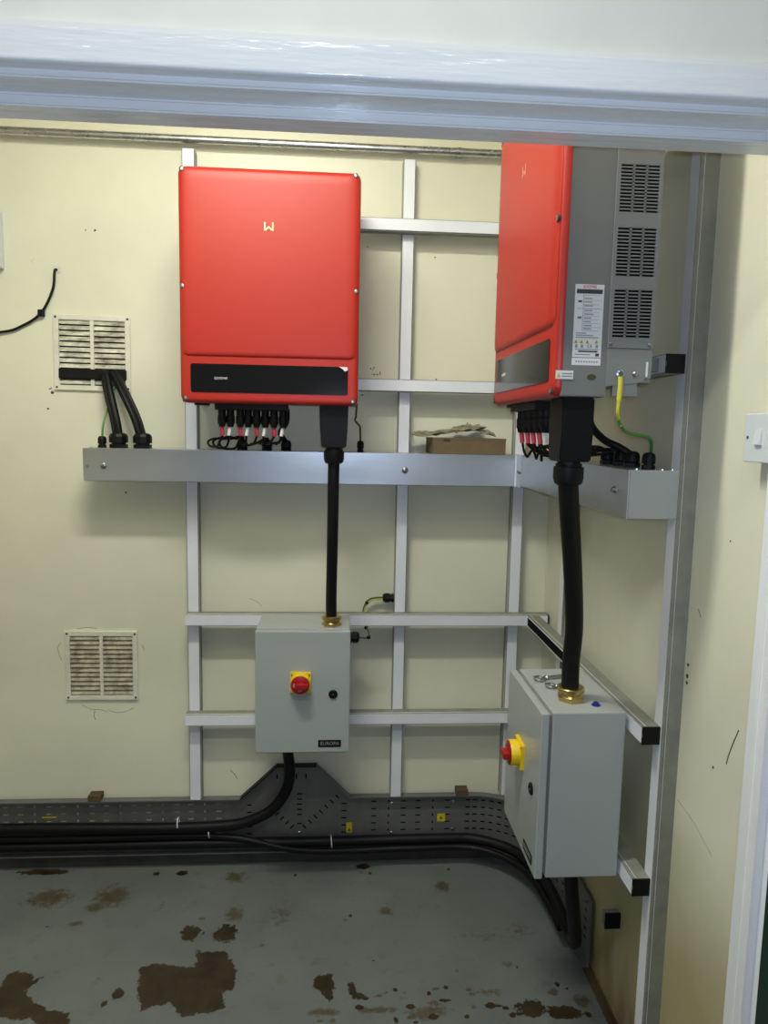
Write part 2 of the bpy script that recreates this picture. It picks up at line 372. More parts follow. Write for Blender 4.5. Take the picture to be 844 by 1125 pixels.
def build_floor():
    xs = np.concatenate([[-1.75, -1.5], np.arange(-1.20, 0.776, 0.006), [1.1, 1.5]])
    ys = np.concatenate([[-2.2, -1.0, 0.0, 0.9, 1.3], np.arange(1.6, 2.476, 0.006), [2.5]])
    X, Y = np.meshgrid(xs, ys, indexing='ij')
    dark = np.zeros_like(X); tan = np.zeros_like(X)
    for x, y, rx, ry, k in BLOBS:
        d = np.sqrt(((X - x) / rx) ** 2 + ((Y - y) / ry) ** 2)
        v = np.clip(0.5 + (1 - d) * 0.5, 0, 1)
        if k == 1: dark = np.maximum(dark, v)
        elif k == 2: tan = np.maximum(tan, v)
        else: tan = np.maximum(tan, v * 0.62)
    for P in POLYS:
        inside = np.zeros(X.shape, bool); dist = np.full(X.shape, 9.0); n = len(P)
        for i in range(n):
            (x1, y1), (x2, y2) = P[i], P[(i + 1) % n]
            c = ((y1 > Y) != (y2 > Y)); xi = (x2 - x1) * (Y - y1) / ((y2 - y1) if y2 != y1 else 1e-9) + x1
            inside ^= c & (X < xi)
            L2 = (x2 - x1) ** 2 + (y2 - y1) ** 2
            t = np.clip(((X - x1) * (x2 - x1) + (Y - y1) * (y2 - y1)) / L2, 0, 1)
            dist = np.minimum(dist, np.hypot(X - x1 - t * (x2 - x1), Y - y1 - t * (y2 - y1)))
        sd = np.where(inside, dist, -dist)
        dark = np.maximum(dark, np.clip(0.5 + sd / 0.05, 0, 1))
    nx, ny = X.shape
    verts = np.stack([X.ravel(), Y.ravel(), np.zeros(X.size)], 1)
    i = np.arange(nx - 1)[:, None] * ny + np.arange(ny - 1)[None, :]
    faces = np.stack([i, i + ny, i + ny + 1, i + 1], -1).reshape(-1, 4)
    me = bpy.data.meshes.new('floor'); me.from_pydata(verts.tolist(), [], faces.tolist()); me.update()
    for nm, arr in (('wear_dark', dark), ('wear_tan', tan)):
        a = me.attributes.new(nm, 'FLOAT', 'POINT'); a.data.foreach_set('value', arr.ravel().astype(np.float32))
    me.materials.append(M_FLOOR)
    o = bpy.data.objects.new('floor', me); C.objects.link(o); o['kind'] = 'structure'
    o['label'] = 'grey painted concrete floor worn through in brown patches'
build_floor()
struct('ceiling', box(NB(), -1.75, 1.5, -2.2, 2.6, 2.95, 3.05), M_CEIL)
wall_back = struct('wall_back', box(NB(), -1.85, 0.90, W, W + .1, 0, 2.95), M_WALL, 'cream painted back wall')
wall_right = struct('wall_right', box(NB(), XR, XR + .12, 1.13, W, 0, 2.95), M_WALLR, 'cream painted right wall, grimy at its foot')
M_FOOT = pm('wall_foot_dark', (0.055, 0.055, 0.048), 0.6, var=0.4, var_scale=9)
M_RUST = pm('rusty_upstand', (0.10, 0.06, 0.028), 0.7, var=0.7, var_scale=7)
struct('wall_foot_back', box(NB(), -1.75, XR, W - .004, W, 0, .062, .001), M_FOOT)  # thin dark strip along the foot of the back wall
struct('baseboard_right', box(NB(), XR - .004, XR, 1.14, W - .004, 0, .05, .001), M_RUST)
struct('wall_left', box(NB(), -1.85, -1.75, 1.13, W, 0, 2.95), M_WALL)
bm = NB()
box(bm, -1.85, 1.6, 1.03, 1.13, 2.12, 2.95); box(bm, 0.80, 1.6, 1.03, 1.13, 0, 2.12); box(bm, -1.85, -1.06, 1.03, 1.13, 0, 2.12)
M_FRONT = pm('pale_lintel_paint', (0.80, 0.79, 0.72), 0.45, var=0.04, bump=0.1, bump_scale=26)
struct('wall_front', bm, M_FRONT, 'cream wall over the doorway')
struct('wall_corridor_left', box(NB(), -1.85, -1.75, -2.2, 1.03, 0, 2.95), M_OUT)
struct('wall_corridor_right', box(NB(), 1.5, 1.6, -2.2, 1.03, 0, 2.95), M_OUT)
struct('wall_corridor_rear', box(NB(), -1.85, 1.6, -2.3, -2.2, 0, 2.95), M_OUT)

# doorway: frame with a rebate, architrave, open dark green leaf
d1 = bpy.data.objects.new('door_1', None); C.objects.link(d1); d1['kind'] = 'structure'
d1['label'] = 'white gloss door frame with an open dark green leaf'
bm = NB(); prism(bm, [(1.03, 2.12), (1.03, 2.059), (1.08, 2.059), (1.08, 2.043), (1.13, 2.043), (1.13, 2.12)], lambda u, v, t: Vector((t, u, v)), -1.02, 0.80)
bmesh.ops.bevel(bm, geom=[e for e in bm.edges if abs(e.verts[0].co.x - e.verts[1].co.x) > .5], offset=.0025, segments=2, affect='EDGES')
obj('frame_head', bm, M_GLOSS, d1)
for s, x0 in ((1, 0.72), (-1, -1.0)):
    bm = NB(); prism(bm, [(x0 + s * .08, 1.03), (x0 + s * .016, 1.03), (x0 + s * .016, 1.08), (x0, 1.08), (x0, 1.1), (x0 + s * .0015, 1.1015), (x0, 1.103), (x0, 1.13), (x0 + s * .08, 1.13)], lambda u, v, t: Vector((u, v, t)), 0, 2.043)
    obj('frame_jamb', bm, M_GLOSSV, d1)
    bm = NB(); box(bm, x0 + s * .026, x0 + s * .080, 1.008, 1.03, 0, 2.069, .004); obj('architrave', bm, M_GLOSSV, d1)
prof = [(1.03, 2.069), (1.014, 2.069)] + [(1.014 - .006 * math.sin(a), 2.069 + .006 - .006 * math.cos(a)) for a in np.linspace(0, PI / 2, 7)[1:]] + [(1.008, 2.112), (1.014, 2.122), (1.03, 2.122)]
bm = NB(); prism(bm, prof, lambda u, v, t: Vector((t, u, v)), -1.06, 0.80)
obj('architrave', bm, M_GLOSS, d1, smooth=True, angle=25)
bm = NB(); box(bm, 0.71, 0.75, 0.16, 1.028, 0.012, 2.03, .002); lf = obj('door_leaf', bm, M_GREEN, d1)
lf['label'] = 'dark green door leaf standing open'

# marks on the walls
def wall_disc(bm, x, z, r, n=9, ry=1.0, jit=.35):
    vs_ = []
    for k in range(n):
        a = 2 * PI * k / n; rr = r * (1 + random.uniform(-jit, jit)); vs_.append((x + rr * math.cos(a), z + rr * ry * math.sin(a)))
    prism(bm, vs_, lambda u, v, t: Vector((u, t, v)), W - .0008, W + .001)
for x, z, r in ((-.999, 2.13, .010), (-.925, 2.108, .015), ):
    bm = NB(); wall_disc(bm, x, z, r); obj('filler_patch', bm, M_FILL, wall_back)
for x, z, r in ((-.80, 2.235, .004), (-.83, 2.235, .0025), (.33, 2.19, .003), (.10, 2.215, .002), (.46, 1.63, .0025), (.345, 1.78, .003), (-.72, 1.37, .003), (-.955, 1.705, .005), (-.97, 1.65, .004), (.16, 1.76, .003), (.09, 1.72, .003)):
    bm = NB(); wall_disc(bm, x, z, r, 7); obj('drill_hole', bm, M_MARK, wall_back)
for k, (x, z) in enumerate(((.115, 1.808), (.122, 1.806), (.126, 1.811), (.121, 1.79), (.127, 1.787), (.133, 1.79), (.139, 1.788), (.1475, 1.79), (.1475, 1.7945))):
    bm = NB(); box(bm, x, x + .0035, W - .0006, W + .001, z, z + .006 - .003 * (k % 2)); obj('pencil_mark', bm, M_MARK, wall_back)
def bwall_crack(pts, r=.0007):
    bm = NB(); tube(bm, [(x, W, z) for x, z in pts], r, 6, 5)
    for v in bm.verts: v.co.y = W + (v.co.y - W) * .3
    obj('paint_crack', bm, M_MARK, wall_back)
bwall_crack([(-.89, .612), (-.86, .596), (-.825, .592), (-.80, .585)]); bwall_crack([(-.80, .592), (-.77, .582), (-.735, .586), (-.71, .598)])
bwall_crack([(-.845, .590), (-.848, .57), (-.843, .555)], .001); bwall_crack([(-.955, .84), (-.965, .82), (-.96, .79), (-.953, .775)])
bwall_crack([(-.90, .888), (-.86, .893), (-.83, .889)]); bwall_crack([(-.675, .83), (-.668, .81)]); bwall_crack([(-.965, 1.715), (-.955, 1.72)], .002)
bwall_crack([(-.37, .36), (-.355, .345), (-.345, .325)], .001); bwall_crack([(-.30, 1.0), (-.27, .985), (-.255, .97)], .0005)
def rwall_mark(pts, r):
    bm = NB(); tube(bm, [(XR, y, z) for y, z in pts], r, 6, 5)
    for v in bm.verts: v.co.x = XR + (v.co.x - XR) * .25
    obj('scuff_mark', bm, M_MARK, wall_right)
rwall_mark([(1.224, ZC - .548), (1.238, ZC - .58), (1.25, ZC - .61), (1.256, ZC - .632)], .0016)
rwall_mark([(1.40, ZC - .36), (1.388, ZC - .375)], .001)
rwall_mark([(1.43, ZC - .80), (1.36, ZC - .81), (1.28, ZC - .838)], .0005)
for y, z, r in ((1.425, ZC - .49, .004), (1.425, ZC - .515, .005), (1.425, ZC - .53, .004), (1.3, ZC - .66, .003), (1.3, ZC - .2, .002)):
    bm = NB(); lathe(bm, (XR - .0006, y, z), (1, 0, 0), [(r, 0), (r, .001)], 7); obj('drill_hole', bm, M_MARK, wall_right)

# ------------------------------------------------------------------ strut frame
S = .041
PROF = [(0, 0), (S, 0), (S, .031), (S - .0015, .0315), (S - .0015, .034), (S, .0345), (S, S - .0025), (S - .0025, S), (.0025, S), (0, S - .0025), (0, .0345), (.0015, .034), (.0015, .0315), (0, .031)]
def strut(name, O, U, Vd, T, L, label, group, caps=()):
    O, U, Vd, T = Vector(O), Vector(U), Vector(Vd), Vector(T)
    end = O + T * L + U * S / 2
    t = thing(name, label, 'strut', tuple(Vector((O.x, O.y, min(O.z, (O + T * L).z)))), group=group)
    bm = NB(); prism(bm, PROF, lambda u, v, s: O + U * u + Vd * v + T * s, 0, L)
    bmesh.ops.recalc_face_normals(bm, faces=bm.faces)
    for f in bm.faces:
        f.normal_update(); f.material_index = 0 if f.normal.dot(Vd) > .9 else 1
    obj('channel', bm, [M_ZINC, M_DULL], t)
    for c in caps:
        base = O + T * (L if c > 0 else 0); bm = NB()
        poly = [(.0005, .0005), (S - .0005, .0005), (S - .0005, S - .0005), (.026, S - .0005), (.026, S - .0025), (.015, S - .0025), (.015, S - .0005), (.0005, S - .0005)]
        prism(bm, poly, lambda u, v, s: base + U * u + Vd * v + T * s, -.002 if c > 0 else -.004, .004 if c > 0 else .002)
        ec = obj('end_cap', bm, M_BLACK, t); ec['label'] = 'black plastic end cap'
    return t
ZX, ZY, ZZ = Vector((1, 0, 0)), Vector((0, 1, 0)), Vector((0, 0, 1))
gV = 'upright struts of the mounting frame'; gH = 'horizontal struts of the mounting frame'
for x, zt, lb in ((-.508, 2.49, 'upright metal strut on the back wall, behind the left red inverter'),
                  (.212, 2.488, 'upright metal strut on the back wall, right of the left red inverter'),
                  (.621, 2.488, 'upright metal strut on the back wall, nearest the room corner')):
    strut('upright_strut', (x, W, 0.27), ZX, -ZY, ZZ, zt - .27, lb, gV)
strut('upright_strut', (XR, 2.182, 0.27), -ZY, -ZX, ZZ, 2.23, 'upright metal strut on the right wall, close to the corner', gV)
strut('upright_strut', (XR, 1.480, 0.0), -ZY, -ZX, ZZ, 2.5, 'tall upright metal strut on the right wall, nearest the light switch', gV)
for z, x0, x1, caps, lb in ((2.249, -.46, .735, (), 'topmost horizontal strut on the back wall, behind the left inverter'),
                            (1.730, -.46, .735, (), 'horizontal strut on the back wall, just above the metal trunking'),
                            (.921, -.507, .755, (1,), 'horizontal strut on the back wall at the top of the grey isolator box'),
                            (.563, -.512, .755, (1,), 'horizontal strut on the back wall at the bottom of the grey isolator box')):
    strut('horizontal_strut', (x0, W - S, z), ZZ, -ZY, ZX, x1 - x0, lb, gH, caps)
for z, lb in ((2.249, 'topmost horizontal strut on the right wall, behind the right inverter'),
              (1.729, 'horizontal strut on the right wall under the right inverter, black end cap'),
              (.920, 'horizontal strut on the right wall behind the top of the grey isolator box'),
              (.560, 'lowest horizontal strut on the right wall, black end cap')):
    strut('horizontal_strut', (XR - S, W - 2 * S - .002, z), ZZ, -ZX, -ZY, W - 2 * S - .002 - 1.450, lb, gH, (1,))

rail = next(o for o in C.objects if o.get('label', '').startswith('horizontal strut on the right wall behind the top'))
bm = NB(); box(bm, XR - 2 * S - .0006, XR - 2 * S + .0004, 1.83, W - 2 * S - .006, .9265, .9545); sl = obj('channel_strip', bm, M_DARK, rail); sl['label'] = 'dark strip along the channel front'  # thin dark strip laid over the far part of the rail front
# steel conduit along the top of the back wall
t = thing('steel_conduit', 'thin steel conduit running along the top of the back wall', 'conduit', (-1.72, W - .035, 2.52))
bm = NB(); cyl(bm, (-1.72, W - .035, 2.521), (.76, W - .035, 2.521), .0125, 16); obj('pipe', bm, M_PIPE, t, True)
for x in (-1.2, .40):
    bm = NB(); lathe(bm, (x - .012, W - .035, 2.521), (1, 0, 0), [(.0145, 0), (.0145, .024)], 16); box(bm, x - .012, x + .012, W - .035, W, 2.515, 2.527); obj('saddle', bm, M_PIPE, t, True)

# ------------------------------------------------------------------ steel trunking
T0 = W - S - .105; TZ0, TZ1 = ZC - .180, ZC - .0755
def bolt(parent, p, n, r=.009):
    bm = NB(); lathe(bm, p, n, [(r * 1.25, 0), (r * 1.25, .0015), (r, .002), (r * .9, .006), (r * .55, .0075), (0, .0078)], 14)
    b_ = obj('bolt', bm, M_STEEL, parent, True); bm = NB()
    u, v = frame_of(Vector(n)); p = Vector(p); n = Vector(n)
    cyl(bm, p + n * .0079 - (u + v) * r * .5, p + n * .0079 + (u + v) * r * .5, .0009, 6); obj('screw_slot', bm, M_INK, b_)
t = thing('cable_trunking', 'long galvanised steel trunking across the back wall under the left inverter', 'trunking', (-.81, T0 + .05, TZ0), group='steel trunking runs')
bm = NB(); box(bm, -.808, .60, T0 + .002, W - S, TZ0, TZ1 - .002, .001); obj('body', bm, M_TRUNK, t)
bm = NB(); box(bm, -.810, .5965, T0, T0 + .002, TZ0 + .001, TZ1 + .001, .0006); obj('front_lid', bm, M_TRUNK, t)
bm = NB(); box(bm, -.806, .5965, T0 + .003, W - S, TZ1 - .002, TZ1 + .001, .0006); obj('top_lid', bm, M_TRUNK, t)
for x in (-.746, .229): bolt(t, (x, T0, ZC - .130), (0, -1, 0))
bm = NB(); lathe(bm, (-.796, T0, ZC - .133), (0, -1, 0), [(.006, 0), (.006, .002)], 10); obj('screw', bm, M_STEEL, t)
X0 = XR - S - .1085
t = thing('trunking_corner', 'galvanised inside corner joining the two trunking runs', 'trunking', (.66, T0 + .05, TZ0), group='steel trunking runs')
bm = NB(); prism(bm, [(.5975, T0 - .002), (X0 - .002, T0 - .002), (X0 - .002, T0 - .030), (XR - S, T0 - .030), (XR - S, W - S), (.5975, W - S)], lambda u, v, s: Vector((u, v, s)), TZ0 - .001, TZ1 + .002)
obj('body', bm, M_TRUNK, t)
bm = NB(); box(bm, .5975, .6035, T0 - .0035, T0 - .002, TZ0, TZ1 + .001); obj('cover_strip', bm, M_ZINC, t)
bolt(t, (X0 - .002, T0 - .014, ZC - .128), (-1, 0, 0), .006)
t = thing('cable_trunking', 'short galvanised steel trunking on the right wall under the right inverter', 'trunking', (.67, 1.45, TZ0), group='steel trunking runs')
bm = NB(); box(bm, X0 + .002, XR - S, 1.443, T0 - .031, TZ0 + .004, TZ1 - .001, .001); obj('body', bm, M_TRUNK, t)
bm = NB(); box(bm, X0, X0 + .002, 1.4415, T0 - .031, TZ0 + .004, TZ1 + .003, .0006); obj('front_lid', bm, M_TRUNK, t)
bm = NB(); box(bm, X0 + .003, XR - S, 1.4415, T0 - .031, TZ1 - .001, TZ1 + .003, .0006); obj('top_lid', bm, M_TRUNK, t)
bm = NB(); box(bm, X0 + .0025, XR - S, 1.4395, 1.4428, TZ0 + .006, TZ1 + .001, .0008); e = obj('end_plate', bm, M_ENC, t); e['label'] = 'pale grey end plate'
bolt(t, (X0, 1.512, ZC - .120), (-1, 0, 0), .007)
for y, x in ((1.449, .634), (1.449, .69), (1.449, .712)):
    bm = NB(); lathe(bm, (x, y, TZ1 + .003), (0, 0, 1), [(.004, 0), (.004, .003), (.002, .004)], 8); obj('screw', bm, M_STEEL, t)

def gland(bm, p, n, r=.016, k=1.0):
    """cable gland: hex nut, body, domed cap"""
    lathe(bm, p, n, [(r * 1.12, 0), (r * 1.12, .010 * k)], 6)
    lathe(bm, Vector(p) + Vector(n).normalized() * .010 * k, n, [(r * .85, 0), (r * .85, .004 * k), (r * 1.12, .004 * k), (r * 1.12, .020 * k), (r * .95, .027 * k), (r * .6, .030 * k)], 10)
    return bm
TT = TZ1 + .001

# ------------------------------------------------------------------ inverters (local x across, y depth from the face, z up from the floor)
def inverter(label, loc, rotz, film):
    t = thing('solar_inverter', label, 'inverter', loc, rotz, 'red wall inverters')
    ZB, ZT = .070, .733                                    # relative to the camera-height datum
    o = ZC - 1.6
    zb, zt = ZB, ZT
    def part(name, bm, mat, parent=t, smooth=False, **k): return obj(name, bm, mat, parent, smooth, local=True, **k)
    # red cover: stacked rounded outlines give the soft edge; the upper field stands proud of the lower band
    bm = NB(); rings = []
    for inset, y, r in ((0, .017, .022), (0, .014, .022), (.0015, .007, .022), (.005, .0025, .021), (.010, .0006, .019), (.016, 0, .016)):
        rings.append([bm.verts.new((x, y, z)) for x, z in rrect(inset, .52 - inset, zb + inset, zt - inset, r, 6)])
    for a, b_ in zip(rings, rings[1:]):
        for k in range(len(a)):
            k2 = (k + 1) % len(a); bm.faces.new((a[k], a[k2], b_[k2], b_[k]))
    bm.faces.new(rings[-1]); bm.faces.new(list(reversed(rings[0])))
    cover = part('cover', bm, M_RED, smooth=True, angle=50); cover['label'] = 'red front cover'
    bm = NB(); rr = []
    for inset, y in ((0, .0012), (.004, -.0022), (.009, -.0040), (.018, -.0054), (.034, -.0060)):
        rr.append([bm.verts.new((x, y, z)) for x, z in rrect(.006 + inset, .514 - inset, .204 + inset * (.5 if inset < .01 else .42), .727 - inset, .018, 5)])
    for a, b_ in zip(rr, rr[1:]):
        for k in range(len(a)):
            k2 = (k + 1) % len(a); bm.faces.new((a[k], a[k2], b_[k2], b_[k]))
    bm.faces.new(rr[-1]); part('cover_field', bm, M_RED, cover, True, angle=70)
    for x, z in ((.013, .721), (.504, .723), (.011, .401), (.509, .401), (.015, .083), (.504, .082)):
        bm = NB(); lathe(bm, (x, -.0002 if z < .2 else -.0034, z), (0, -1, 0), [(.0070, -.004), (.0070, .0003), (.0058, .0005)], 14)
        s = part('screw', bm, M_INK, cover); bm = NB()
        lathe(bm, (x, -.0002 if z < .2 else -.0034, z), (0, -1, 0), [(.0045, 0), (.0045, .0009), (.0025, .0014), (.0022, .0008)], 12); part('screw_head', bm, M_STEEL, s)
    bm = NB(); prism(bm, rrect(.031, .489, .101, .183, .007), lambda u, v, s: Vector((u, s, v)), -.0016, .001)
    disp = part('display_panel', bm, M_DISPLAY); disp['label'] = 'black glossy display strip with small white lettering'
    text_part('lettering', 'GOODWE', .010, M_SILVERINK, disp, plane_mtx((.118, -.0018, .1415), (1, 0, 0), (0, 0, 1)), width=.038)
    if film:
      bm = NB(); prism(bm, [(.462, .183), (.486, .183), (.489, .175), (.480, .170), (.473, .177)], lambda u, v, s: Vector((u, s, v)), -.0026, -.0016)
      part('peeling_film', bm, M_LABEL, disp)
    # emblem: two posts with a peak between them
    bm = NB()
    for poly in ([(.2440, .5600), (.2478, .5600), (.2478, .5840), (.2440, .5840)], [(.2662, .5600), (.2700, .5600), (.2700, .5840), (.2662, .5840)],
                 [(.2440, .5600), (.2478, .5600), (.2570, .5690), (.2570, .5740)], [(.2700, .5600), (.2662, .5600), (.2570, .5690), (.2570, .5740)]):
        prism(bm, poly, lambda u, v, s: Vector((u, s, v)), -.0068, -.0058)
    em = part('emblem', bm, M_LOGO, cover); em['label'] = 'pale gold emblem'
    # grey body
    bm = NB(); box(bm, .003, .517, .016, .105, zb + .002, zt - .004, .003)
    box(bm, .004, .516, .105, .190, .100, zt - .004, .002)
    body = part('body', bm, M_INV); body['label'] = 'grey metal body'
    # side vent panels, near and far side
    for s, xs in ((1, .517), (-1, .003)):
        def bx(bm, a, b_, y0, y1, z0, z1, bev=0): box(bm, min(xs + s * a, xs + s * b_), max(xs + s * a, xs + s * b_), y0, y1, z0, z1, bev)
        bm = NB()
        groups = [(.413, .500), (.297, .387), (.184, .274)]
        y0, y1 = .103, .191; c0, c1 = .110, .184
        # frame around the three slot fields
        zz = [.165] + [v for g in reversed(groups) for v in g] + [zt - .003]
        bx(bm, 0, .0035, y0, c0, .165, zt - .003); bx(bm, 0, .0035, c1, y1, .165, zt - .003)
        for k in range(0, len(zz), 2): bx(bm, 0, .0035, c0, c1, zz[k], zz[k + 1])
        pw = (c1 - c0)
        for g0, g1 in groups:
            for q in (1, 2): bx(bm, 0, .0034, c0 + pw * q / 3 - .0018, c0 + pw * q / 3 + .0018, g0, g1)
            for k in range(15):
                z = g0 + (g1 - g0) * k / 14; bx(bm, .0002, .0034, c0, c1, max(g0, z - .0012), min(g1, z + .0012))
        vp = part('vent_panel', bm, M_INV2); vp['label'] = 'side panel with three slotted vents'
        for g0, g1 in groups:
            bm = NB(); bx(bm, -.002, .0002, c0, c1, g0, g1); part('vent_recess', bm, M_DARK, vp)
        if s > 0:
            bm = NB(); prism(bm, [(.103, .163), (.191, .163), (.191, .109), (.178, .109), (.176, .102), (.103, .092)], lambda u, v, q: Vector((q, u, v)), .516, .5195)
            lp = part('terminal_plate', bm, M_INV2)
            bm = NB(); bx(bm, -.012, 0, .118, .166, .074, .102, .001); part('foot_bracket', bm, M_INV2)
            bm = NB(); bx(bm, .0026, .0032, .180, .184, .112, .140); part('key_slot', bm, M_LABEL, lp)
            for y, z, r in ((.128, .116, .006), (.160, .116, .006), (.108, .172, .004), (.184, .172, .004)):
                bm = NB(); lathe(bm, (.5195, y, z), (1, 0, 0), [(r, 0), (r, .0015), (r * .6, .004), (0, .0045)], 12); part('screw', bm, M_STEEL, lp, True)
            # rating label
            X = .5172
            bm = NB(); box(bm, X, X + .0004, .035, .091, .146, .281); lab = part('rating_label', bm, M_LABEL); lab['label'] = 'white rating label with fine print'
            text_part('lettering', 'GOODWE', .0075, M_INKR, lab, plane_mtx((X + .0005, .063, .2765), (0, 1, 0), (0, 0, 1)), bold=.0001, width=.026)
            bm = NB(); box(bm, X, X + .0007, .038, .088, .264, .272); part('header_bar', bm, M_INK, lab)
            bm = NB()
            for z in (.2605, .2515, .2435, .2365, .2295, .2225, .2155, .2085, .2015, .195): box(bm, X, X + .0006, .052, .088 - .006 * random.random(), z, z + .0006)
            box(bm, X, X + .0006, .0515, .0523, .196, .263); box(bm, X, X + .0006, .040, .088, .236, .2366)
            for z in (.254, .2475, .2405, .232, .225, .218, .211, .204, .198): box(bm, X, X + .0006, .054, .054 + random.uniform(.014, .026), z, z + .0022)
            for y in (.042, .042): box(bm, X, X + .0006, y, y + .007, .248, .251); box(bm, X, X + .0006, y, y + .007, .218, .221)
            for z, l in ((.190, .02), (.186, .034), (.182, .044), (.160, .046), (.150, .03)): box(bm, X, X + .0006, .040, .040 + l, z, z + .0018)
            part('print_lines', bm, M_INKG, lab)
            bm = NB(); box(bm, X, X + .0006, .046, .084, .1555, .1585); box(bm, X, X + .0006, .080, .087, .148, .1535); part('bar_print', bm, M_INK, lab)
            for y in (.041, .052, .063, .081):
                bm = NB(); prism(bm, [(y - .004, .1715), (y + .004, .1715), (y, .1785)], lambda u, v, q: Vector((q, u, v)), X, X + .0006); tr = part('warning_triangle', bm, M_STICKER, lab)
                bm = NB(); box(bm, X, X + .0008, y - .0006, y + .0006, .1728, .1765); part('triangle_mark', bm, M_INK, tr)
            text_part('ce_mark', 'CE', .0085, M_INK, lab, plane_mtx((X + .0005, .068, .1665), (0, 1, 0), (0, 0, 1)))
            for y in (.042, .053, .082):
                bm = NB(); box(bm, X, X + .0006, y - .0025, y + .0025, .1635, .1695); part('symbol_print', bm, M_INKG, lab)
            bm = NB(); box(bm, X, X + .0004, .0345, .091, .131, .1445); l2 = part('serial_label', bm, M_LABEL)
            bm = NB()
            for k in range(9): box(bm, X, X + .0006, .042 + k * .005, .0452 + k * .005, .1362, .1392)
            part('print_lines', bm, M_INKG, l2)
            bm = NB(); box(bm, X + .003, X + .0036, .004, .038, .104, .120); l3 = part('warning_label', bm, M_LABEL)
            bm = NB(); prism(bm, [(.0055, .107), (.014, .107), (.00975, .1155)], lambda u, v, q: Vector((q, u, v)), X + .0036, X + .0039); part('warning_triangle', bm, M_STICKER, l3)
            bm = NB(); box(bm, X + .0036, X + .0039, .0155, .036, .113, .1155); box(bm, X + .0036, X + .0039, .0155, .036, .108, .1105); part('print_lines', bm, M_INKG, l3)
            bm = NB(); pts = [(.075 + .0085 * math.cos(a), .109 + .0055 * math.sin(a)) for a in np.linspace(0, 2 * PI, 20, endpoint=False)]
            prism(bm, pts, lambda u, v, q: Vector((q, u, v)), X, X + .0012); part('oval_plate', bm, M_EARTHD)
    # hanging bracket on the struts
    bm = NB(); box(bm, .05, .38, .190, .2695, .135, .165, .001); part('hanging_bracket', bm, M_INV)
    bm = NB(); box(bm, .05, .38, .190, .2695, .655, .69, .001); part('hanging_bracket', bm, M_INV)
    # black terminal cover below
    bm = NB(); prism(bm, [(.405, .072), (.4925, .072), (.4905, .0), (.487, -.055), (.412, -.055), (.408, .0)], lambda u, v, q: Vector((u, q, v)), .030, .094)
    bmesh.ops.bevel(bm, geom=list(bm.edges), offset=.003, segments=2, affect='EDGES')
    tcv = part('terminal_cover', bm, M_BLACK); tcv['label'] = 'black plastic terminal cover'
    bm = NB(); box(bm, .095, .31, .025, .085, .052, .072, .002); box(bm, .035, .075, .03, .06, .064, .0715); part('connector_block', bm, M_BLACK)
    return t
INV1 = (-.456, 2.12, ZC); INV2 = (.412, 1.859, ZC)
inverter('red and grey solar inverter seen from the front on the back wall', INV1, 0, True)
inverter('red and grey solar inverter seen from its vented side on the right wall', INV2, -PI / 2, False)
L1 = lambda x, y, z: Vector((INV1[0] + x, INV1[1] + y, ZC + z))
L2 = lambda x, y, z: Vector((INV2[0] + y, INV2[1] - x, ZC + z))

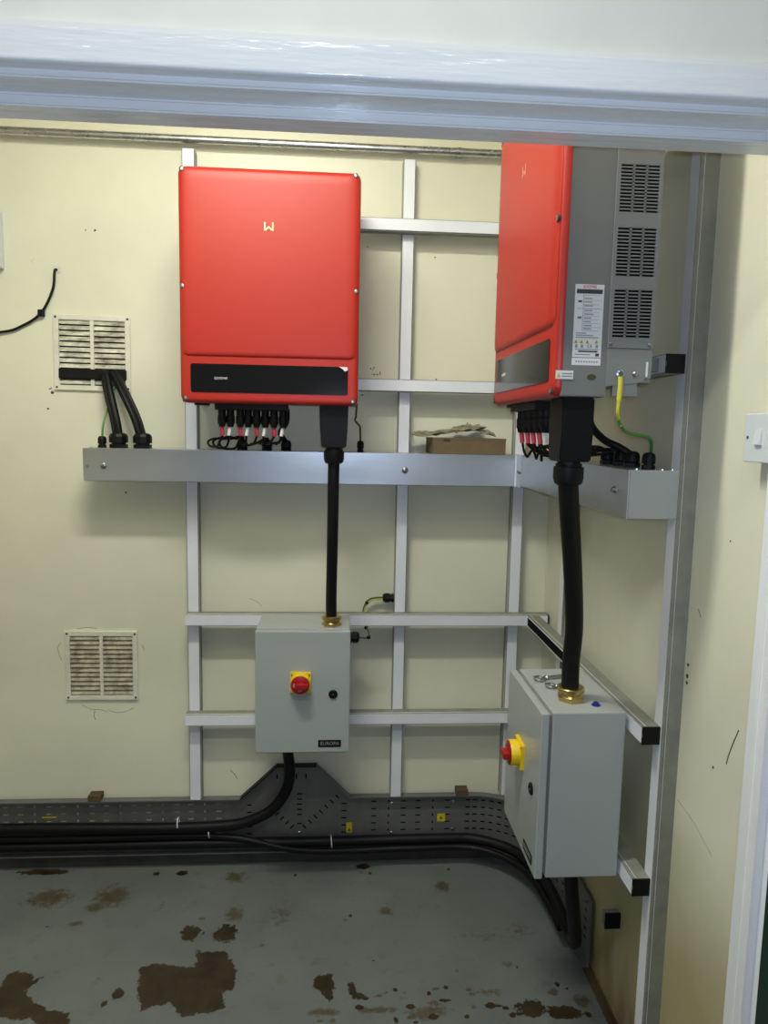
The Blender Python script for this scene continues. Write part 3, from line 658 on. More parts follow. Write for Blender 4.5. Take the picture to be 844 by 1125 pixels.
# DC cables with plug and coloured marker sleeve, looping down into the trunking
XS = (.1125, .137, .167, .190, .216, .2415, .268, .295)
GL = (.145, .227, .290)
for Lf, where in ((L1, 'left'), (L2, 'right')):
    for gi, gx in enumerate(GL):
        p = Lf(gx, .262, 0); p.z = TT if Lf is L1 else TT + .002
        t = thing('cable_gland', ('leftmost', 'middle', 'rightmost')[gi] + ' black gland on top of the trunking below the DC plugs of the %s inverter' % where if Lf is L1 else
                  ('farthest', 'middle', 'nearest')[gi] + ' black gland on top of the trunking below the DC plugs of the %s inverter' % where, 'cable gland', tuple(p), group='glands under the %s inverter' % where)
        bm = NB(); lathe(bm, p, (0, 0, 1), [(.0185, 0), (.0185, .010)], 6); obj('hex_nut', bm, M_BLACK, t)
        bm = NB(); lathe(bm, p + Vector((0, 0, .010)), (0, 0, 1), [(.014, 0), (.0175, .003), (.0175, .014), (.015, .022), (.009, .026)], 14); obj('dome_cap', bm, M_BLACK, t, True)
    for k, x in enumerate(XS):
        red = k % 2 == 0; z0 = .052; y = .050 + .006 * (k % 2)
        lean = .004 * (k - 3) if not red else -.001
        top = Lf(x, y, z0)
        t = thing('dc_cable', '%s of the %s-sleeved black DC cables under the %s inverter, counted from the %s' % (('first', 'second', 'third', 'fourth')[k // 2], 'red' if red else 'white', where, 'left' if Lf is L1 else 'room corner'), 'cable', tuple(Lf(x, y, -.03)), group='DC cables under the %s inverter' % where)
        bm = NB(); lathe(bm, top, (0, 0, -1), [(.0115, 0), (.0115, .016), (.013, .018), (.013, .038), (.0105, .043), (.0085, .051)], 12); obj('plug', bm, M_BLACK, t, True)
        dx = .006 if not red else -.001
        a = Lf(x, y, .004); b_ = Lf(x - dx, y + .004, -.024)
        bm = NB(); tube(bm, [a, (a + b_) / 2, b_], .0056, 10, 3); obj('marker_sleeve', bm, M_SLEEVER if red else M_SLEEVEW, t, True)
        gx = GL[min(2, k // 3)]
        g = Lf(gx, .262, 0); g.z = TT + .030
        if k < 3:      # loops standing out to the left
            r_ = .020 + .006 * k; cx_ = x - .030 - .006 * k; yy = y + .012 + .012 * k
            loop = [Lf(cx_ + r_ * math.cos(a_), yy + .010 * q, -.048 + .012 * k * 0 + r_ * .62 * math.sin(a_)) for q, a_ in enumerate((0.2, -1.0, -2.2, -3.4, -4.6))]
            pts = [b_] + loop + [Lf((cx_ + gx) / 2, .17 + .01 * k, -.036), Lf(gx - .006 + .006 * k, .235, -.030), g]
        elif k < 6:
            pts = [b_, Lf(x - .010, y + .018, -.045), Lf(x - .022 - .004 * (k - 3), y + .06, -.056 + .005 * (k - 3)), Lf((x + gx) / 2 - .01, .17, -.050 + .006 * (k - 3)), Lf(gx - .005 + .005 * (k - 3), .235, -.034), g]
        else:
            pts = [b_, Lf(x - .014, y + .03, -.044), Lf(x - .030, .14, -.050), Lf(gx - .020, .20, -.044), Lf(gx - .006, .24, -.030), g]
        bm = NB(); tube(bm, pts, .0034, 8, 8); obj('wire', bm, M_RUBBER, t, True)

# small bent control conduit beside the DC plugs
for Lf, where in ((L1, 'left'), (L2, 'right')):
    g = Lf(.290, .262, 0); g.z = TT + .028
    bm = NB(); tube(bm, [Lf(.30, .15, .062), Lf(.298, .16, .02), Lf(.276, .20, -.012), Lf(.279, .235, -.028), g], .0085, 12, 6)
    solo('control_conduit', bm, M_RUBBER, 'bent black control conduit under the %s inverter entering the trunking' % where, 'conduit', 'control conduits', True)

# ------------------------------------------------------------------ thick black AC cables
def ac_cable(label, top, pts, r):
    t = thing('power_cable', label, 'cable', tuple(pts[-1]), group='thick black power cables')
    bm = NB(); lathe(bm, top, (0, 0, -1), [(.027, 0), (.027, .006), (.031, .007), (.031, .030), (.028, .040), (.022, .044)], 12); obj('gland_nut', bm, M_BLACK, t, True)
    bm = NB(); lathe(bm, Vector(top) + Vector((0, 0, .012)), (0, 0, -1), [(.024, 0), (.024, .014)], 8); obj('gland_body', bm, M_BLACK, t)
    bm = NB(); tube(bm, pts, r, 20, 10); obj('sheath', bm, M_RUBBER, t, True)
p = L1(.4505, .062, -.060)
ac_cable('straight thick black cable from the left inverter down to its isolator box', p, [p + Vector((0, 0, -.03)), p + Vector((-.001, .006, -.12)), p + Vector((-.002, .03, -.3)), p + Vector((-.004, .07, -.48)), Vector((-.008, 2.255, ZC - .628))], .0175)
p = L2(.449, .062, -.060)
ac_cable('bowed thick black cable from the right inverter down to its isolator box', p, [p + Vector((0, 0, -.03)), Vector((.487, 1.43, ZC - .16)), Vector((.525, 1.50, ZC - .30)), Vector((.556, 1.56, ZC - .44)), Vector((.563, 1.588, ZC - .54)), Vector((.566, 1.592, ZC - .625))], .0205)

# ------------------------------------------------------------------ isolator enclosures (local, z from their base)
def enclosure(label, loc, rotz, brass, glands=()):
    t = thing('isolator_enclosure', label, 'switch box', loc, rotz, 'grey isolator boxes')
    part = lambda n, bm, mt, par=t, sm=False, **k: obj(n, bm, mt, par, sm, local=True, **k)
    bm = NB(); box(bm, 0, .30, .0265, .198, .002, .405, .003, 2); b = part('body', bm, M_ENC, angle=40)
    bm = NB(); box(bm, .008, .292, .016, .0265, .01, .397); part('door_seal', bm, M_INV, b)
    bm = NB(); box(bm, -.001, .301, .0, .019, 0, .403, .003, 2); door = part('door', bm, M_ENC); door['label'] = 'grey hinged door'
    # rotary isolator
    cx, cz = .1435, .2375
    rot = Matrix.Rotation(.03, 4, 'Y')
    bm = NB(); prism(bm, rrect(-.033, .033, -.033, .033, .003, 3), lambda u, v, q: Vector((u, q, v)), -.009, 0)
    bmesh.ops.transform(bm, matrix=Matrix.Translation((cx, 0, cz)) @ rot, verts=bm.verts)
    iso = part('isolator_plate', bm, M_YELLOW, door); iso['label'] = 'yellow isolator plate with red rotary handle'
    bm = NB(); lathe(bm, (cx, -.009, cz), (0, -1, 0), [(.0320, 0), (.0320, .020), (.0312, .022), (.0300, .022), (.0300, .012)], 28); part('isolator_collar', bm, M_YELLOW, door, True)
    bm = NB()
    for a in (.7, 2.4): box(bm, cx + .037 * math.cos(a) - .002, cx + .037 * math.cos(a) + .002, -.0096, -.0088, cz + .037 * math.sin(a) - .003, cz + .037 * math.sin(a) + .003)
    part('collar_mark', bm, M_INK, door)
    bm = NB(); lathe(bm, (cx, -.020, cz), (0, -1, 0), [(.0299, 0), (.0299, .012), (.0275, .0135), (0, .0135)], 28)
    k = part('isolator_knob', bm, M_REDP, door, True)
    bm = NB(); box(bm, cx - .012, cx + .0255, -.050, -.033, cz - .0085, cz + .0085, .003); part('isolator_handle', bm, M_REDP, door, True)
    text_part('knob_lettering', 'OFF', .008, M_SILVERINK, door, plane_mtx((cx, -.0338, cz - .0185), (1, 0, 0), (0, 0, 1)))
    text_part('knob_lettering', 'ON', .008, M_SILVERINK, door, plane_mtx((cx - .019, -.0338, cz), (0, 0, 1), (-1, 0, 0)))
    bm = NB(); lathe(bm, (.2475, 0, .196), (0, -1, 0), [(.0145, 0), (.0145, .003), (.012, .005), (.008, .005), (.007, .002), (0, .002)], 20); lk = part('door_lock', bm, M_BLACK, door, True); lk['label'] = 'round black door lock'
    bm = NB(); lathe(bm, (.2475, -.002, .196), (0, -1, 0), [(.004, 0), (.004, .002)], 3); part('lock_key_way', bm, M_STEEL, lk)
    bm = NB(); prism(bm, rrect(.201, .275, .018, .042, .002, 2), lambda u, v, q: Vector((u, q, v)), -.0012, .0005); npl = part('name_plate', bm, M_BLACK, door)
    npl['label'] = 'black name plate with silver lettering'
    text_part('lettering', 'EUROPA', .016, M_INKG, npl, plane_mtx((.238, -.0014, .030), (1, 0, 0), (0, 0, 1)), width=.060)
    # brass gland
    bx_, by_ = brass
    bm = NB(); lathe(bm, (bx_, by_, .405), (0, 0, 1), [(.0325, 0), (.0325, .010)], 6, .3)
    lathe(bm, (bx_, by_, .415), (0, 0, 1), [(.027, 0), (.0255, .002), (.027, .004), (.0255, .006), (.027, .008), (.0255, .010), (.031, .011), (.0325, .013), (.0325, .021), (.030, .023), (.022, .023)], 24)
    br = part('brass_gland', bm, M_BRASS, t, True, angle=30); br['label'] = 'brass cable gland'
    return t
E1 = (-.2475, 2.190, ZC - 1.042); E2 = (.4745, 1.812, ZC - 1.037)
enclosure('light grey isolator box on the back wall, facing the camera', E1, 0, (.2395, .066))
e2 = enclosure('light grey isolator box on the right wall, turned side-on beside the doorway', E2, -PI / 2, (.220, .0925))
# bits lying on the right-hand box
zt = E2[2] + .4055
for i, (x, y, ax, lb) in enumerate(((.530, 1.722, (1, .25, 0), 'far steel eye bolt lying on top of the right isolator box'), (.545, 1.672, (1, -.75, 0), 'near steel eye bolt lying on top of the right isolator box'))):
    t = thing('eye_bolt', lb, 'bolt', (x, y, zt), group='eye bolts on the isolator box')
    bm = NB(); torus(bm, (x, y, zt + .0045), (.15, 0, 1), .0125, .004); obj('eye', bm, M_STEEL, t, True)
    d = Vector(ax).normalized(); p0 = Vector((x, y, zt + .005)) + d * .013
    bm = NB(); cyl(bm, p0, p0 + d * (.058 if i == 0 else .02), .0045, 12); obj('shank', bm, M_STEEL, t, True)
    bm = NB(); torus(bm, p0 + d * .006, d, .0055, .002, 14, 6); obj('collar', bm, M_STEEL, t, True)
bm = NB(); lathe(bm, (.617, 1.556, zt - .0005), (0, 0, 1), [(.0105, 0), (.0105, .002), (.007, .003), (.006, .007), (.003, .009), (0, .009)], 16)
solo('blue_plug', bm, M_BLUE, 'small blue plastic plug on top of the right isolator box', 'plug', smooth=True)

# ------------------------------------------------------------------ earth wires
def striped(parent, pts, r, mats=(M_EARTHG, M_EARTHY)):
    bm = NB(); tube(bm, pts, r, 10, 10); obj('wire', bm, mats[0], parent, True)
    off = [Vector(p) + Vector((-r * .35, -r * .35, 0)) for p in pts]
    bm = NB(); tube(bm, off, r * .72, 10, 10); obj('stripe', bm, mats[1], parent, True)
g = Vector((.672, 1.478, TT + .002))
t = thing('earth_wire', 'green and yellow earth wire from the right inverter down to the trunking', 'wire', tuple(g), group='earth wires')
s0 = Vector((.412 + .128, 1.859 - .5245, ZC + .116))
bm = NB(); lathe(bm, s0, (0, -1, 0), [(.0075, -.001), (.0075, .002), (.005, .003), (.005, .006), (0, .006)], 10); obj('ring_lug', bm, M_STEEL, t, True)
bm = NB(); tube(bm, [s0 + Vector((0, -.003, -.006)), s0 + Vector((0, -.004, -.025)), s0 + Vector((-.001, -.004, -.052))], .0047, 10, 4); sl = obj('lug_sleeve', bm, M_EARTHY, t, True)
pts = [s0 + Vector((-.001, -.004, -.05)), s0 + Vector((-.001, -.002, -.075)), s0 + Vector((.012, .012, -.098)), s0 + Vector((.042, .045, -.112)), Vector((.645, 1.425, ZC - .005)), Vector((.672, 1.47, ZC - .03)), g + Vector((0, 0, .026))]
bm = NB(); tube(bm, pts[:3] , .0036, 10, 8); obj('yellow_side', bm, M_EARTHY, t, True)
bm = NB(); tube(bm, [p + Vector((.0012, .001, 0)) for p in pts], .0034, 10, 10); obj('green_side', bm, M_EARTHG, t, True)
bm = NB(); gland(bm, g, (0, 0, 1), .0125, .9); obj('gland', bm, M_BLACK, t)
g = Vector((.082, 2.376, TT))
t = thing('earth_wire', 'thin dark earth wire from the left inverter down to the trunking', 'wire', tuple(g), group='earth wires')
striped(t, [Vector((.066, 2.30, ZC + .085)), Vector((.064, 2.31, ZC + .045)), Vector((.062, 2.33, ZC + .03)), Vector((.078, 2.36, ZC + .012)), Vector((.081, 2.376, ZC - .01)), g + Vector((0, 0, .02))], .003, (M_EARTHD, M_EARTHD))
bm = NB(); gland(bm, g, (0, 0, 1), .0105, .95); obj('gland', bm, M_BLACK, t)
t = thing('earth_wire', 'short looped earth wire from the left isolator box to the middle strut', 'wire', (.10, 2.36, ZC - .71), group='earth wires')
bm = NB(); gland(bm, (.0535, 2.35, ZC - .706), (1, 0, 0), .0175, .85); obj('gland', bm, M_BLACK, t)
bm = NB(); gland(bm, (.212, 2.452, ZC - .592), (-1, 0, 0), .0145, 1.0); obj('gland', bm, M_BLACK, t)
P = [Vector((.075, 2.35, ZC - .706)), Vector((.112, 2.352, ZC - .708)), Vector((.122, 2.36, ZC - .703)), Vector((.113, 2.40, ZC - .675)), Vector((.103, 2.44, ZC - .645)), Vector((.112, 2.447, ZC - .612)), Vector((.135, 2.45, ZC - .594)), Vector((.19, 2.452, ZC - .590))]
bm = NB(); tube(bm, P, .003, 8, 8); obj('wire', bm, M_EARTHD, t, True)
bm = NB(); tube(bm, [p + Vector((.002, -.002, -.006)) for p in P[3:]], .0028, 8, 8); obj('wire', bm, M_EARTHY, t, True)
for p, d in (((.1195, 2.35, ZC - .7065), (0, 0, 1)), ((.116, 2.44, ZC - .607), (.5, 0, .5)), ((.1125, 2.395, ZC - .684), (.2, .5, .3))):
    bm = NB(); lathe(bm, Vector(p) - Vector(d).normalized() * .004, d, [(.0065, 0), (.0065, .008)], 8); obj('cable_tie', bm, M_BLACK, t)

# ------------------------------------------------------------------ wall vents
def vent(label, x0, x1, z0, z1, rows, slatmat, skip=(), tilt=0.0):
    t = thing('wall_vent', label, 'vent', ((x0 + x1) / 2, W, z0), group='square louvred wall vents')
    bm = NB(); e = .017; c = (x0 + x1) / 2; y0 = W - .009; dz = (z1 - z0 - 2 * e) / rows
    box(bm, x0, x0 + e, y0, W, z0, z1, .0015); box(bm, x1 - e, x1, y0, W, z0, z1, .0015)
    box(bm, x0 + e - .001, x1 - e + .001, y0 + .0003, W, z1 - e, z1, .0015); box(bm, x0 + e - .001, x1 - e + .001, y0 + .0003, W, z0, z0 + e, .0015)
    box(bm, c - .006, c + .006, y0 + .0004, W, z0 + e, z1 - e, .001)
    fr = obj('frame', bm, M_VENT, t)
    bm = NB(); box(bm, x0 + e, x1 - e, W - .001, W - .0002, z0 + e, z1 - e); obj('backing', bm, M_DARK, t)
    proto = {}
    for r in range(rows):
        if r in skip: continue
        zt_ = z1 - e - r * dz
        for side, (a, b_) in enumerate(((x0 + e, c - .006), (c + .006, x1 - e))):
            bm = NB()
            prism(bm, [(W - .0012, zt_), (W - .0022, zt_), (W - .0088, zt_ - dz * .70), (W - .0088, zt_ - dz * .80), (W - .0076, zt_ - dz * .80)], lambda u, v, q: Vector((q, u, v)), a + .0005, b_ - .0005)
            obj('slat', bm, slatmat, t)
    for x, z in ((x0 + .008, z1 - .009), (x1 - .008, z1 - .009), (x0 + .008, z0 + .009), (x1 - .008, z0 + .009)):
        bm = NB(); lathe(bm, (x, y0, z), (0, -1, 0), [(.004, -.001), (.004, .0005), (0, .001)], 10); obj('screw', bm, M_MARK, t)
    t.rotation_euler = (0, tilt, 0)
    return t
v1 = vent('upper square louvred wall vent, grimy, with black cables coming out of it', -.9435, -.6935, ZC + .113, ZC + .361, 12, M_SLAT, (9, 10), .008)
bm = NB(); box(bm, -.928, -.706, W - .014, W - .0015, ZC + .151, ZC + .184, .003); st = obj('cable_entry_strip', bm, M_RUBBER, v1); st['label'] = 'black rubber entry strip'
v2 = vent('lower square louvred wall vent, dusty brown slats', -.9395, -.691, ZC - .968, ZC - .719, 13, M_SLAT2, (), .004)

# cables from the upper vent into the trunking
for x, pts, lb in ((-.711, [(-.775, 2.456, ZC + .172), (-.765, 2.435, ZC + .155), (-.742, 2.40, ZC + .085), (-.722, 2.382, ZC + .015), (-.711, 2.376, ZC - .05)], 'black ribbed cable bundle from the vent, left of the two'),
                   (-.634, [(-.745, 2.456, ZC + .172), (-.728, 2.432, ZC + .152), (-.690, 2.40, ZC + .090), (-.655, 2.382, ZC + .02), (-.634, 2.376, ZC - .05)], 'black ribbed cable bundle from the vent, right of the two')):
    t = thing('cable_bundle', lb, 'cable', (x, 2.376, TT), group='cable bundles from the vent')
    bm = NB(); tube(bm, pts, .0165, 30, 10, lobes=10, lobe=.22); obj('sheath', bm, M_RUBBER, t, True, angle=60)
    bm = NB(); gland(bm, (x, 2.376, TT), (0, 0, 1), .0265, 1.25); obj('gland', bm, M_BLACK, t)
t = thing('earth_wire', 'thin green wire from the vent to the small gland on the trunking', 'wire', (-.764, 2.376, TT), group='earth wires')
bm = NB(); tube(bm, [(-.735, 2.455, ZC + .15), (-.738, 2.44, ZC + .12), (-.752, 2.41, ZC + .06), (-.762, 2.385, ZC - .0), (-.764, 2.376, ZC - .05)], .0032, 8, 8); obj('wire', bm, M_EARTHG, t, True)
bm = NB(); gland(bm, (-.764, 2.376, TT), (0, 0, 1), .012, .95); obj('gland', bm, M_BLACK, t)
bm = NB(); lathe(bm, (-.79, 2.345, TT), (0, 0, 1), [(.005, 0), (.005, .003), (.002, .004)], 8)
solo('loose_screw', bm, M_STEEL, 'small screw head on the left end of the trunking', 'screw')

# loose black lead at the far left
t = thing('hanging_lead', 'thin black lead curving out of the back wall at the far left', 'cable', (-1.1, W - .01, ZC + .29))
bm = NB(); tube(bm, [(-.927, W + .002, ZC + .506), (-.929, W - .012, ZC + .498), (-.937, W - .012, ZC + .440), (-.977, W - .010, ZC + .365), (-1.037, W - .009, ZC + .322), (-1.111, W - .008, ZC + .298), (-1.30, W - .008, ZC + .288)], .0042, 10, 10); obj('wire', bm, M_RUBBER, t, True)
bm = NB(); box(bm, -.987, -.968, W - .018, W, ZC + .352, ZC + .374, .003); obj('clip', bm, M_BLACK, t)
# pale box at the left edge
t = thing('wall_box', 'pale grey wall box cut off by the left edge of the photo', 'box', (-1.19, W, ZC + .50))
bm = NB(); box(bm, -1.275, -1.092, W - .045, W, ZC + .50, ZC + .685, .004); obj('housing', bm, M_WHITE, t)
bm = NB(); box(bm, -1.270, -1.097, W - .050, W - .045, ZC + .505, ZC + .68, .002); obj('lid', bm, M_WHITE, t)

# ------------------------------------------------------------------ cardboard box and wrapping on the trunking
a = .045; c = (.442, 2.405)
t = thing('cardboard_box', 'flat brown cardboard box lying on the trunking', 'box', (c[0], c[1], TT + .001), a)
hx, hy, hz = .124, .068, .053
bm = NB(); box(bm, -hx, hx, -hy, hy, 0, hz - .003, .001); obj('tray', bm, M_CARD, t, local=True)
bm = NB(); box(bm, -hx - .001, hx + .001, -hy - .001, hy + .001, hz - .006, hz, .001); obj('lid', bm, M_CARD, t, local=True)
bm = NB(); box(bm, -hx + .035, -hx + .058, -hy - .0016, -hy + .001, hz - .011, hz - .004); obj('tab_slot', bm, M_MARK, t, local=True)
def sheet(name, label, cx, cy, z, w_, d_, rz, fold, amp, seed):
    random.seed(seed); bm = NB(); nx, ny = 22, 10; g = []
    for i in range(nx + 1):
        row = []
        for j in range(ny + 1):
            u = i / nx - .5; v = j / ny - .5
            h = fold(u, v) + amp * (noise.noise(Vector((u * 6 + seed, v * 5, seed))) + .5 * noise.noise(Vector((u * 17, v * 15, seed))))
            row.append(Vector((u * w_, v * d_, h)))
        g.append(row)
    mn = min(p.z for r in g for p in r)
    R = Matrix.Rotation(rz, 3, 'Z')
    top = [[bm.verts.new(R @ (p - Vector((0, 0, mn))) + Vector((cx, cy, z + .0012))) for p in r] for r in g]
    bot = [[bm.verts.new(v.co - Vector((0, 0, .0012))) for v in r] for r in top]
    for i in range(nx):
        for j in range(ny):
            bm.faces.new((top[i][j], top[i + 1][j], top[i + 1][j + 1], top[i][j + 1])); bm.faces.new((bot[i][j], bot[i][j + 1], bot[i + 1][j + 1], bot[i + 1][j]))
    for i in range(nx):
        for j in (0, ny): bm.faces.new((top[i][j], bot[i][j], bot[i + 1][j], top[i + 1][j]))
    for j in range(ny):
        for i in (0, nx): bm.faces.new((top[i][j], top[i][j + 1], bot[i][j + 1], bot[i][j]))
    return solo(name, bm, M_PAPER, label, 'wrapping', 'wrapping on the cardboard box')
zb = TT + .055
sheet('wrapping_sheet', 'long crumpled wrapping sheet overhanging the left of the cardboard box', .378, 2.395, zb, .25, .09, .10, lambda u, v: .030 * (u + .5) ** 1.5 + .01 * v, .008, 3)
sheet('wrapping_sheet', 'pointed crumpled wrapping piece on the right of the cardboard box', .46, 2.395, zb + .004, .16, .09, -.12, lambda u, v: .022 * (1 - abs(u * 2 + .2)) + .012 * v, .010, 9)

# ------------------------------------------------------------------ perforated cable tray round the foot of the walls
FD = .027                       # flange depth
TB0, TB1 = ZC - 1.540, ZC - 1.332
YB = W - .012                   # tray base plane
def tray_slots(parent, place, L, z_rows, pitch=.05, start=.03, mat=None):
    bm = NB(); s = start; k = 0
    while s < L - .02:
        for i, z in enumerate(z_rows):
            wl, wh = (.009, .0022) if (k % 3) != 1 else (.0025, .0045)
            bmq = [(s - wl, z - wh), (s + wl, z - wh), (s + wl, z + wh), (s - wl, z + wh)]
            prism(bm, bmq, lambda u, v, q: place(u, q, v), -.0004, .0006)
        s += pitch; k += 1
    o = obj('slot_perforations', bm, mat or M_DARK, parent); o['kind'] = 'stuff'
ROWS = [ZC - 1.362, ZC - 1.390, ZC - 1.418, ZC - 1.446, ZC - 1.474, ZC - 1.505]
# left straight + tee + right straight (base plate has a raised trapezium at the tee)
def tray_piece(label, x0, x1, outline=None):
    t = thing('cable_tray', label, 'cable tray', ((x0 + x1) / 2, YB, TB0), group='perforated cable tray pieces')
    bm = NB(); poly = outline or [(x0, TB0), (x1, TB0), (x1, TB1), (x0, TB1)]
    prism(bm, poly, lambda u, v, q: Vector((u, q, v)), YB - .0015, YB); obj('base_plate', bm, M_TRAY, t)
    bm = NB(); prism(bm, [(YB, TB0), (YB - FD, TB0), (YB - FD, TB0 + .004), (YB - FD + .0015, TB0 + .004), (YB - FD + .0015, TB0 + .0015), (YB, TB0 + .0015)], lambda u, v, q: Vector((q, u, v)), x0, x1); obj('lower_flange', bm, M_TRAY, t)
    return t
def flange_strip(t, pts):
    for (xa, za), (xb, zb_) in zip(pts, pts[1:]):
        d = Vector((xb - xa, 0, zb_ - za)); L = d.length; d.normalize(); n = Vector((-d.z, 0, d.x))
        bm = NB(); prism(bm, [(YB, 0), (YB - FD, 0), (YB - FD, -.004), (YB - FD + .0015, -.004), (YB - FD + .0015, -.0015), (YB, -.0015)], lambda u, v, q: Vector((xa, u, za)) + d * q + n * v, 0, L)
        obj('upper_flange', bm, M_RUBBER if (za > TB1 + .05 and zb_ > TB1 + .05) or (zb_ > TB1 + .05 and za <= TB1) else M_TRAY, t)
xa, xb = -.37, .115
t = tray_piece('straight length of grey perforated cable tray left of the raised tee', -1.74, xa); flange_strip(t, [(-1.74, TB1), (xa, TB1)])
tray_slots(t, lambda s, q, z: Vector((-1.74 + s, YB - .0015 + q, z)), 1.37, ROWS, mat=M_SLAT2)  # slots coloured pale to stand for the lit wall behind the holes
ol = [(xa, TB0), (xb, TB0), (xb, TB1), (.065, TB1), (-.057, ZC - 1.210), (-.200, ZC - 1.210), (-.331, TB1), (xa, TB1)]
t = tray_piece('grey perforated tray tee rising to a flat peak under the left isolator box', xa + .001, xb - .001, ol); flange_strip(t, [(xa, TB1), (-.331, TB1), (-.200, ZC - 1.210), (-.057, ZC - 1.210), (.065, TB1), (xb, TB1)])
bm = NB()
def slot(bm, x, z, a=0, l=.009, h=.0024):
    ca, sa = math.cos(a), math.sin(a)
    prism(bm, [(x + ca * p - sa * q, z + sa * p + ca * q) for p, q in ((-l, -h), (l, -h), (l, h), (-l, h))], lambda u, v, s: Vector((u, s, v)), YB - .0019, YB)
for z in (.28, .26, .24, .22, .20, .165): slot(bm, -.118, z - .008 + TB0 - .06 + .0)
for k in range(7): slot(bm, -.10 + .020 * k, TB0 + .085 + .019 * k, -.8)
for k in range(5): slot(bm, -.145 - .018 * k, TB0 + .085 + .017 * k, .8)
for k in range(5): slot(bm, .045, TB0 + .06 + .028 * k)
for k in range(5): slot(bm, -.30, TB0 + .06 + .028 * k)
for k in range(4): slot(bm, -.20 + .035 * k, TB0 + .28, PI / 2)
s = obj('slot_perforations', bm, M_DARK, t); s['kind'] = 'stuff'
XE = .495
t = tray_piece('straight length of grey perforated cable tray right of the raised tee', xb, XE); flange_strip(t, [(xb, TB1), (XE, TB1)])
tray_slots(t, lambda s, q, z: Vector((xb + s, YB - .0015 + q, z)), XE - xb, ROWS[:5], .055, .04)
# inside bend and run along the right wall
XB = XR - .012; RAD = .235; YE = 1.84
def path_bend():
    pts = [(XE, YB)]
    cx, cy = XB - RAD, YB - RAD
    for k in range(13):
        a = PI / 2 * (1 - k / 12); pts.append((cx + RAD * math.cos(a), cy + RAD * math.sin(a)))
    return pts
def tray_path(label, pts, nrows, pitch):
    t = thing('cable_tray', label, 'cable tray', (pts[0][0], pts[0][1], TB0), group='perforated cable tray pieces')
    def normals():
        out = []
        for i in range(len(pts)):
            a = Vector(pts[max(0, i - 1)]); b_ = Vector(pts[min(len(pts) - 1, i + 1)]); d = (b_ - a).normalized(); out.append(Vector((d.y, -d.x)))
        return out
    N = normals()
    def sweep(name, prof):
        bm = NB(); rings = []
        for p, n in zip(pts, N): rings.append([bm.verts.new((p[0] + n.x * u, p[1] + n.y * u, z)) for u, z in prof])
        for a, b_ in zip(rings, rings[1:]):
            for k in range(len(prof)):
                k2 = (k + 1) % len(prof); bm.faces.new((a[k], a[k2], b_[k2], b_[k]))
        bm.faces.new(rings[0]); bm.faces.new(list(reversed(rings[-1])))
        obj(name, bm, M_TRAY, t)
    sweep('base_plate', [(0, TB0), (.0015, TB0), (.0015, TB1), (0, TB1)])
    sweep('lower_flange', [(0, TB0), (FD, TB0), (FD, TB0 + .004), (FD - .0015, TB0 + .004), (FD - .0015, TB0 + .0015), (0, TB0 + .0015)])
    sweep('upper_flange', [(0, TB1), (FD, TB1), (FD, TB1 - .004), (FD - .0015, TB1 - .004), (FD - .0015, TB1 - .0015), (0, TB1 - .0015)])
    bm = NB()
    for i in range(len(pts) - 1):
        a, b_ = Vector(pts[i]), Vector(pts[i + 1]); d = b_ - a; L = d.length; d = d / L; n = Vector((d.y, -d.x))
        cnt = max(1, int(L / pitch)) if L > .03 else (1 if i % 2 == 0 else 0)
        for k in range(cnt):
            s_ = L * (k + .5) / cnt
            for z in ROWS[:nrows]:
                prism(bm, [(s_ - .008, z - .0024), (s_ + .008, z - .0024), (s_ + .008, z + .0024), (s_ - .008, z + .0024)], lambda u, v, q: Vector((a.x + d.x * u + n.x * q, a.y + d.y * u + n.y * q, v)), .001, .0021)
    s = obj('slot_perforations', bm, M_DARK, t); s['kind'] = 'stuff'
    return t
tray_path('curved grey perforated cable tray bend in the room corner', path_bend(), 5, .05)
tray_path('short grey perforated cable tray on the right wall under the isolator box', [(XB, YB - RAD - .001), (XB, 2.0), (XB, YE)], 5, .055)
# strut stubs that carry the tray
for x, lb in ((-.865, 'dusty strut stub above the tray under the lower wall vent'), (.457, 'dusty strut stub above the tray near the corner')):
    bm = NB(); box(bm, x, x + .044, W - .040, W - .001, TB1 + .001, TB1 + .021, .001); solo('strut_stub', bm, M_RUST, lb, 'strut', 'strut stubs at the tray')
t = thing('strut_stub', 'short black-capped strut stub on the right wall at the tray end', 'strut', (XR - .02, 1.75, ZC - 1.42), group='strut stubs at the tray')
bm = NB(); box(bm, XR - .040, XR - .001, 1.682, 1.70, ZC - 1.294, ZC - 1.255, .001); obj('channel', bm, M_DULL, t)
bm = NB(); box(bm, XR - .041, XR, 1.676, 1.682, ZC - 1.296, ZC - 1.254); obj('end_cap', bm, M_BLACK, t)

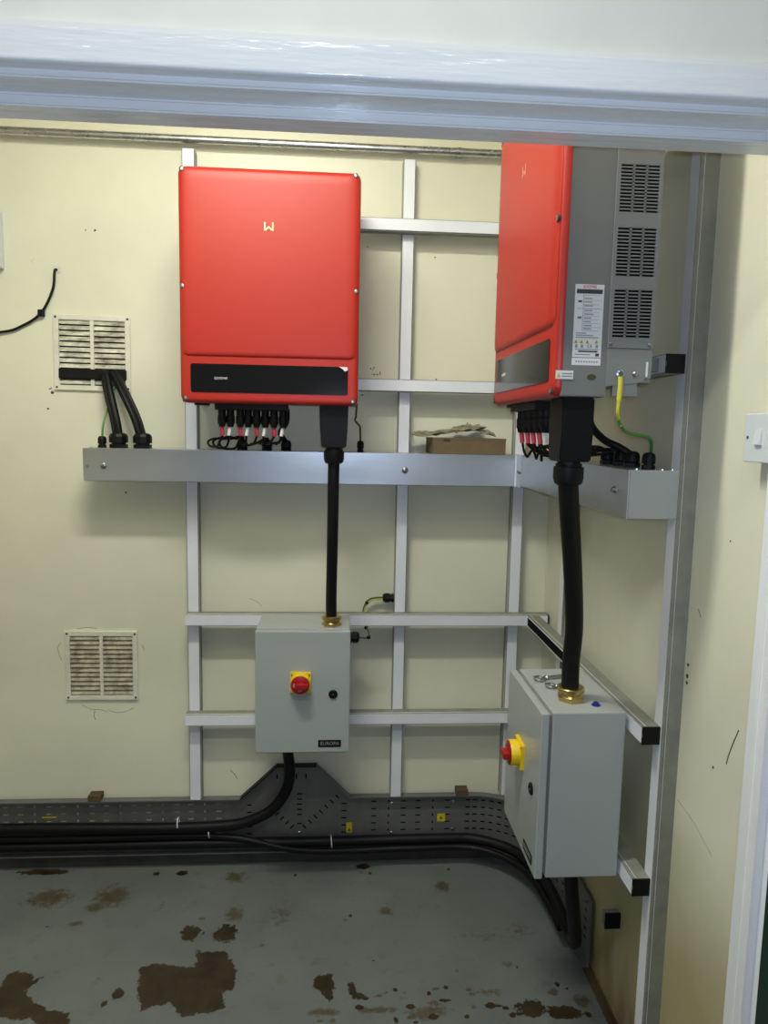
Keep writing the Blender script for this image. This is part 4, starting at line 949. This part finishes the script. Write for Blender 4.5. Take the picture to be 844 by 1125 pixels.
# cables lying in the tray
yc = YB - .022
bm = NB(); tube(bm, [(-.155, 2.30, ZC - 1.035), (-.153, 2.325, ZC - 1.10), (-.150, 2.385, ZC - 1.20), (-.163, 2.42, ZC - 1.29), (-.215, yc - .012, ZC - 1.368), (-.30, yc - .012, ZC - 1.412), (-.40, yc - .012, ZC - 1.428), (-.62, yc - .012, ZC - 1.432), (-1.1, yc - .012, ZC - 1.425), (-1.73, yc - .012, ZC - 1.425)], .019, 16, 10)
solo('tray_cable', bm, M_RUBBER, 'thick black cable sweeping left from the left isolator box into the tray', 'cable', 'black cables in the tray', True)
bm = NB(); tube(bm, [(-1.73, yc, ZC - 1.500), (-.8, yc, ZC - 1.500), (0, yc, ZC - 1.502), (.40, yc, ZC - 1.500), (.53, yc - .008, ZC - 1.500), (.645, yc - .075, ZC - 1.50), (.705, yc - .18, ZC - 1.50), (.725, 2.14, ZC - 1.50), (.722, 1.98, ZC - 1.495), (.708, 1.86, ZC - 1.47), (.680, 1.77, ZC - 1.39), (.645, 1.70, ZC - 1.27), (.622, 1.67, ZC - 1.15), (.612, 1.66, ZC - 1.03)], .018, 16, 10)
solo('tray_cable', bm, M_RUBBER, 'thick black cable along the tray and up into the right isolator box', 'cable', 'black cables in the tray', True)
bm = NB(); tube(bm, [(-1.73, yc - .006, ZC - 1.465), (-.9, yc - .008, ZC - 1.467), (-.4, yc - .006, ZC - 1.472), (-.1, yc - .018, ZC - 1.525), (.3, yc - .020, ZC - 1.524), (.5, yc - .022, ZC - 1.524), (.62, yc - .085, ZC - 1.524), (.688, yc - .19, ZC - 1.524), (.708, 2.12, ZC - 1.524), (.712, 1.98, ZC - 1.522)], .012, 14, 10)
solo('tray_cable', bm, M_RUBBER, 'thinner black cable lying on the lower lip of the tray', 'cable', 'black cables in the tray', True)

# stickers and ties on the tray
for x, z, w_, h_, lb in ((.065, ZC - 1.462, .022, .040, 'upright yellow warning sticker on the tray below the tee'), (.407, ZC - 1.429, .030, .030, 'square yellow warning sticker on the tray near the corner')):
    t = thing('warning_sticker', lb, 'sticker', (x, YB - .003, z - h_ / 2), group='yellow stickers on the tray')
    bm = NB(); box(bm, x - w_ / 2, x + w_ / 2, YB - .0028, YB - .0022, z - h_ / 2, z + h_ / 2); obj('backing', bm, M_STICKER, t)
    bm = NB(); zc = z - (.008 if h_ > w_ else 0); prism(bm, [(x - .006, zc - .005), (x + .006, zc - .005), (x, zc + .006)], lambda u, v, q: Vector((u, q, v)), YB - .0034, YB - .0028); obj('symbol', bm, M_INK, t)
t = thing('warning_sticker', 'yellow sticker on the tray below the right isolator box', 'sticker', (XB - .003, 2.03, ZC - 1.45), group='yellow stickers on the tray')
bm = NB(); box(bm, XB - .0028, XB - .0022, 1.985, 2.03, ZC - 1.45, ZC - 1.385); obj('backing', bm, M_STICKER, t)
t = thing('warning_sticker', 'yellow strip on the tray at the far left', 'sticker', (-1.01, YB - .003, ZC - 1.40), group='yellow stickers on the tray')
bm = NB(); box(bm, -1.035, -.985, YB - .0028, YB - .0022, ZC - 1.404, ZC - 1.400); obj('backing', bm, M_STICKER, t)
for x, z, lb in ((-.44, ZC - 1.47, 'left of the tee'), (.0, ZC - 1.50, 'below the tee'), (-.55, ZC - 1.44, 'in the straight tray at the left')):
    bm = NB(); torus(bm, (x, yc - .006, z + (.0 if x > -.1 else .02)), (1, .05, .06), .0215, .0022, 18, 6)
    solo('cable_tie', bm, M_SLEEVEW, 'pale cable tie round the tray cables %s' % lb, 'cable tie', 'cable ties in the tray', True)
for x, z in ((-.118, ZC - 1.478), (.222, ZC - 1.37), (.222, ZC - 1.485), (.452, ZC - 1.365), (.452, ZC - 1.475)):
    bm = NB(); lathe(bm, (x, YB - .0015, z), (0, -1, 0), [(.006, 0), (.006, .002), (.003, .004)], 10)
    solo('tray_bolt', bm, M_STEEL, {(-.118): 'bright bolt in the tray tee', .222: '%s bright bolt in the tray under the middle strut', .452: '%s bright bolt in the tray near the corner bend'}[x].replace('%s', 'upper' if z > ZC - 1.4 else 'lower'), 'bolt', 'bolts fixing the tray')

# ------------------------------------------------------------------ light switch
t = thing('light_switch', 'white light switch on the right wall at the edge of the photo', 'switch', (XR - .015, 1.180, ZC - .043))
bm = NB(); box(bm, XR - .026, XR, 1.140, 1.219, ZC - .040, ZC + .038, .002); obj('back_box', bm, M_WHITE, t)
bm = NB(); box(bm, XR - .034, XR - .026, 1.137, 1.2235, ZC - .043, ZC + .042, .002); pl = obj('face_plate', bm, M_WHITE, t)
bm = NB(); prism(bm, [(XR - .034, ZC - .013), (XR - .0395, ZC - .012), (XR - .036, ZC + .0135), (XR - .034, ZC + .0135)], lambda u, v, q: Vector((u, q, v)), 1.170, 1.189); obj('rocker', bm, M_WHITE, pl)
for y in (1.213, 1.147):
    bm = NB(); lathe(bm, (XR - .034, y, ZC), (-1, 0, 0), [(.003, 0), (.003, .0006)], 10); obj('screw', bm, M_MARK, pl)
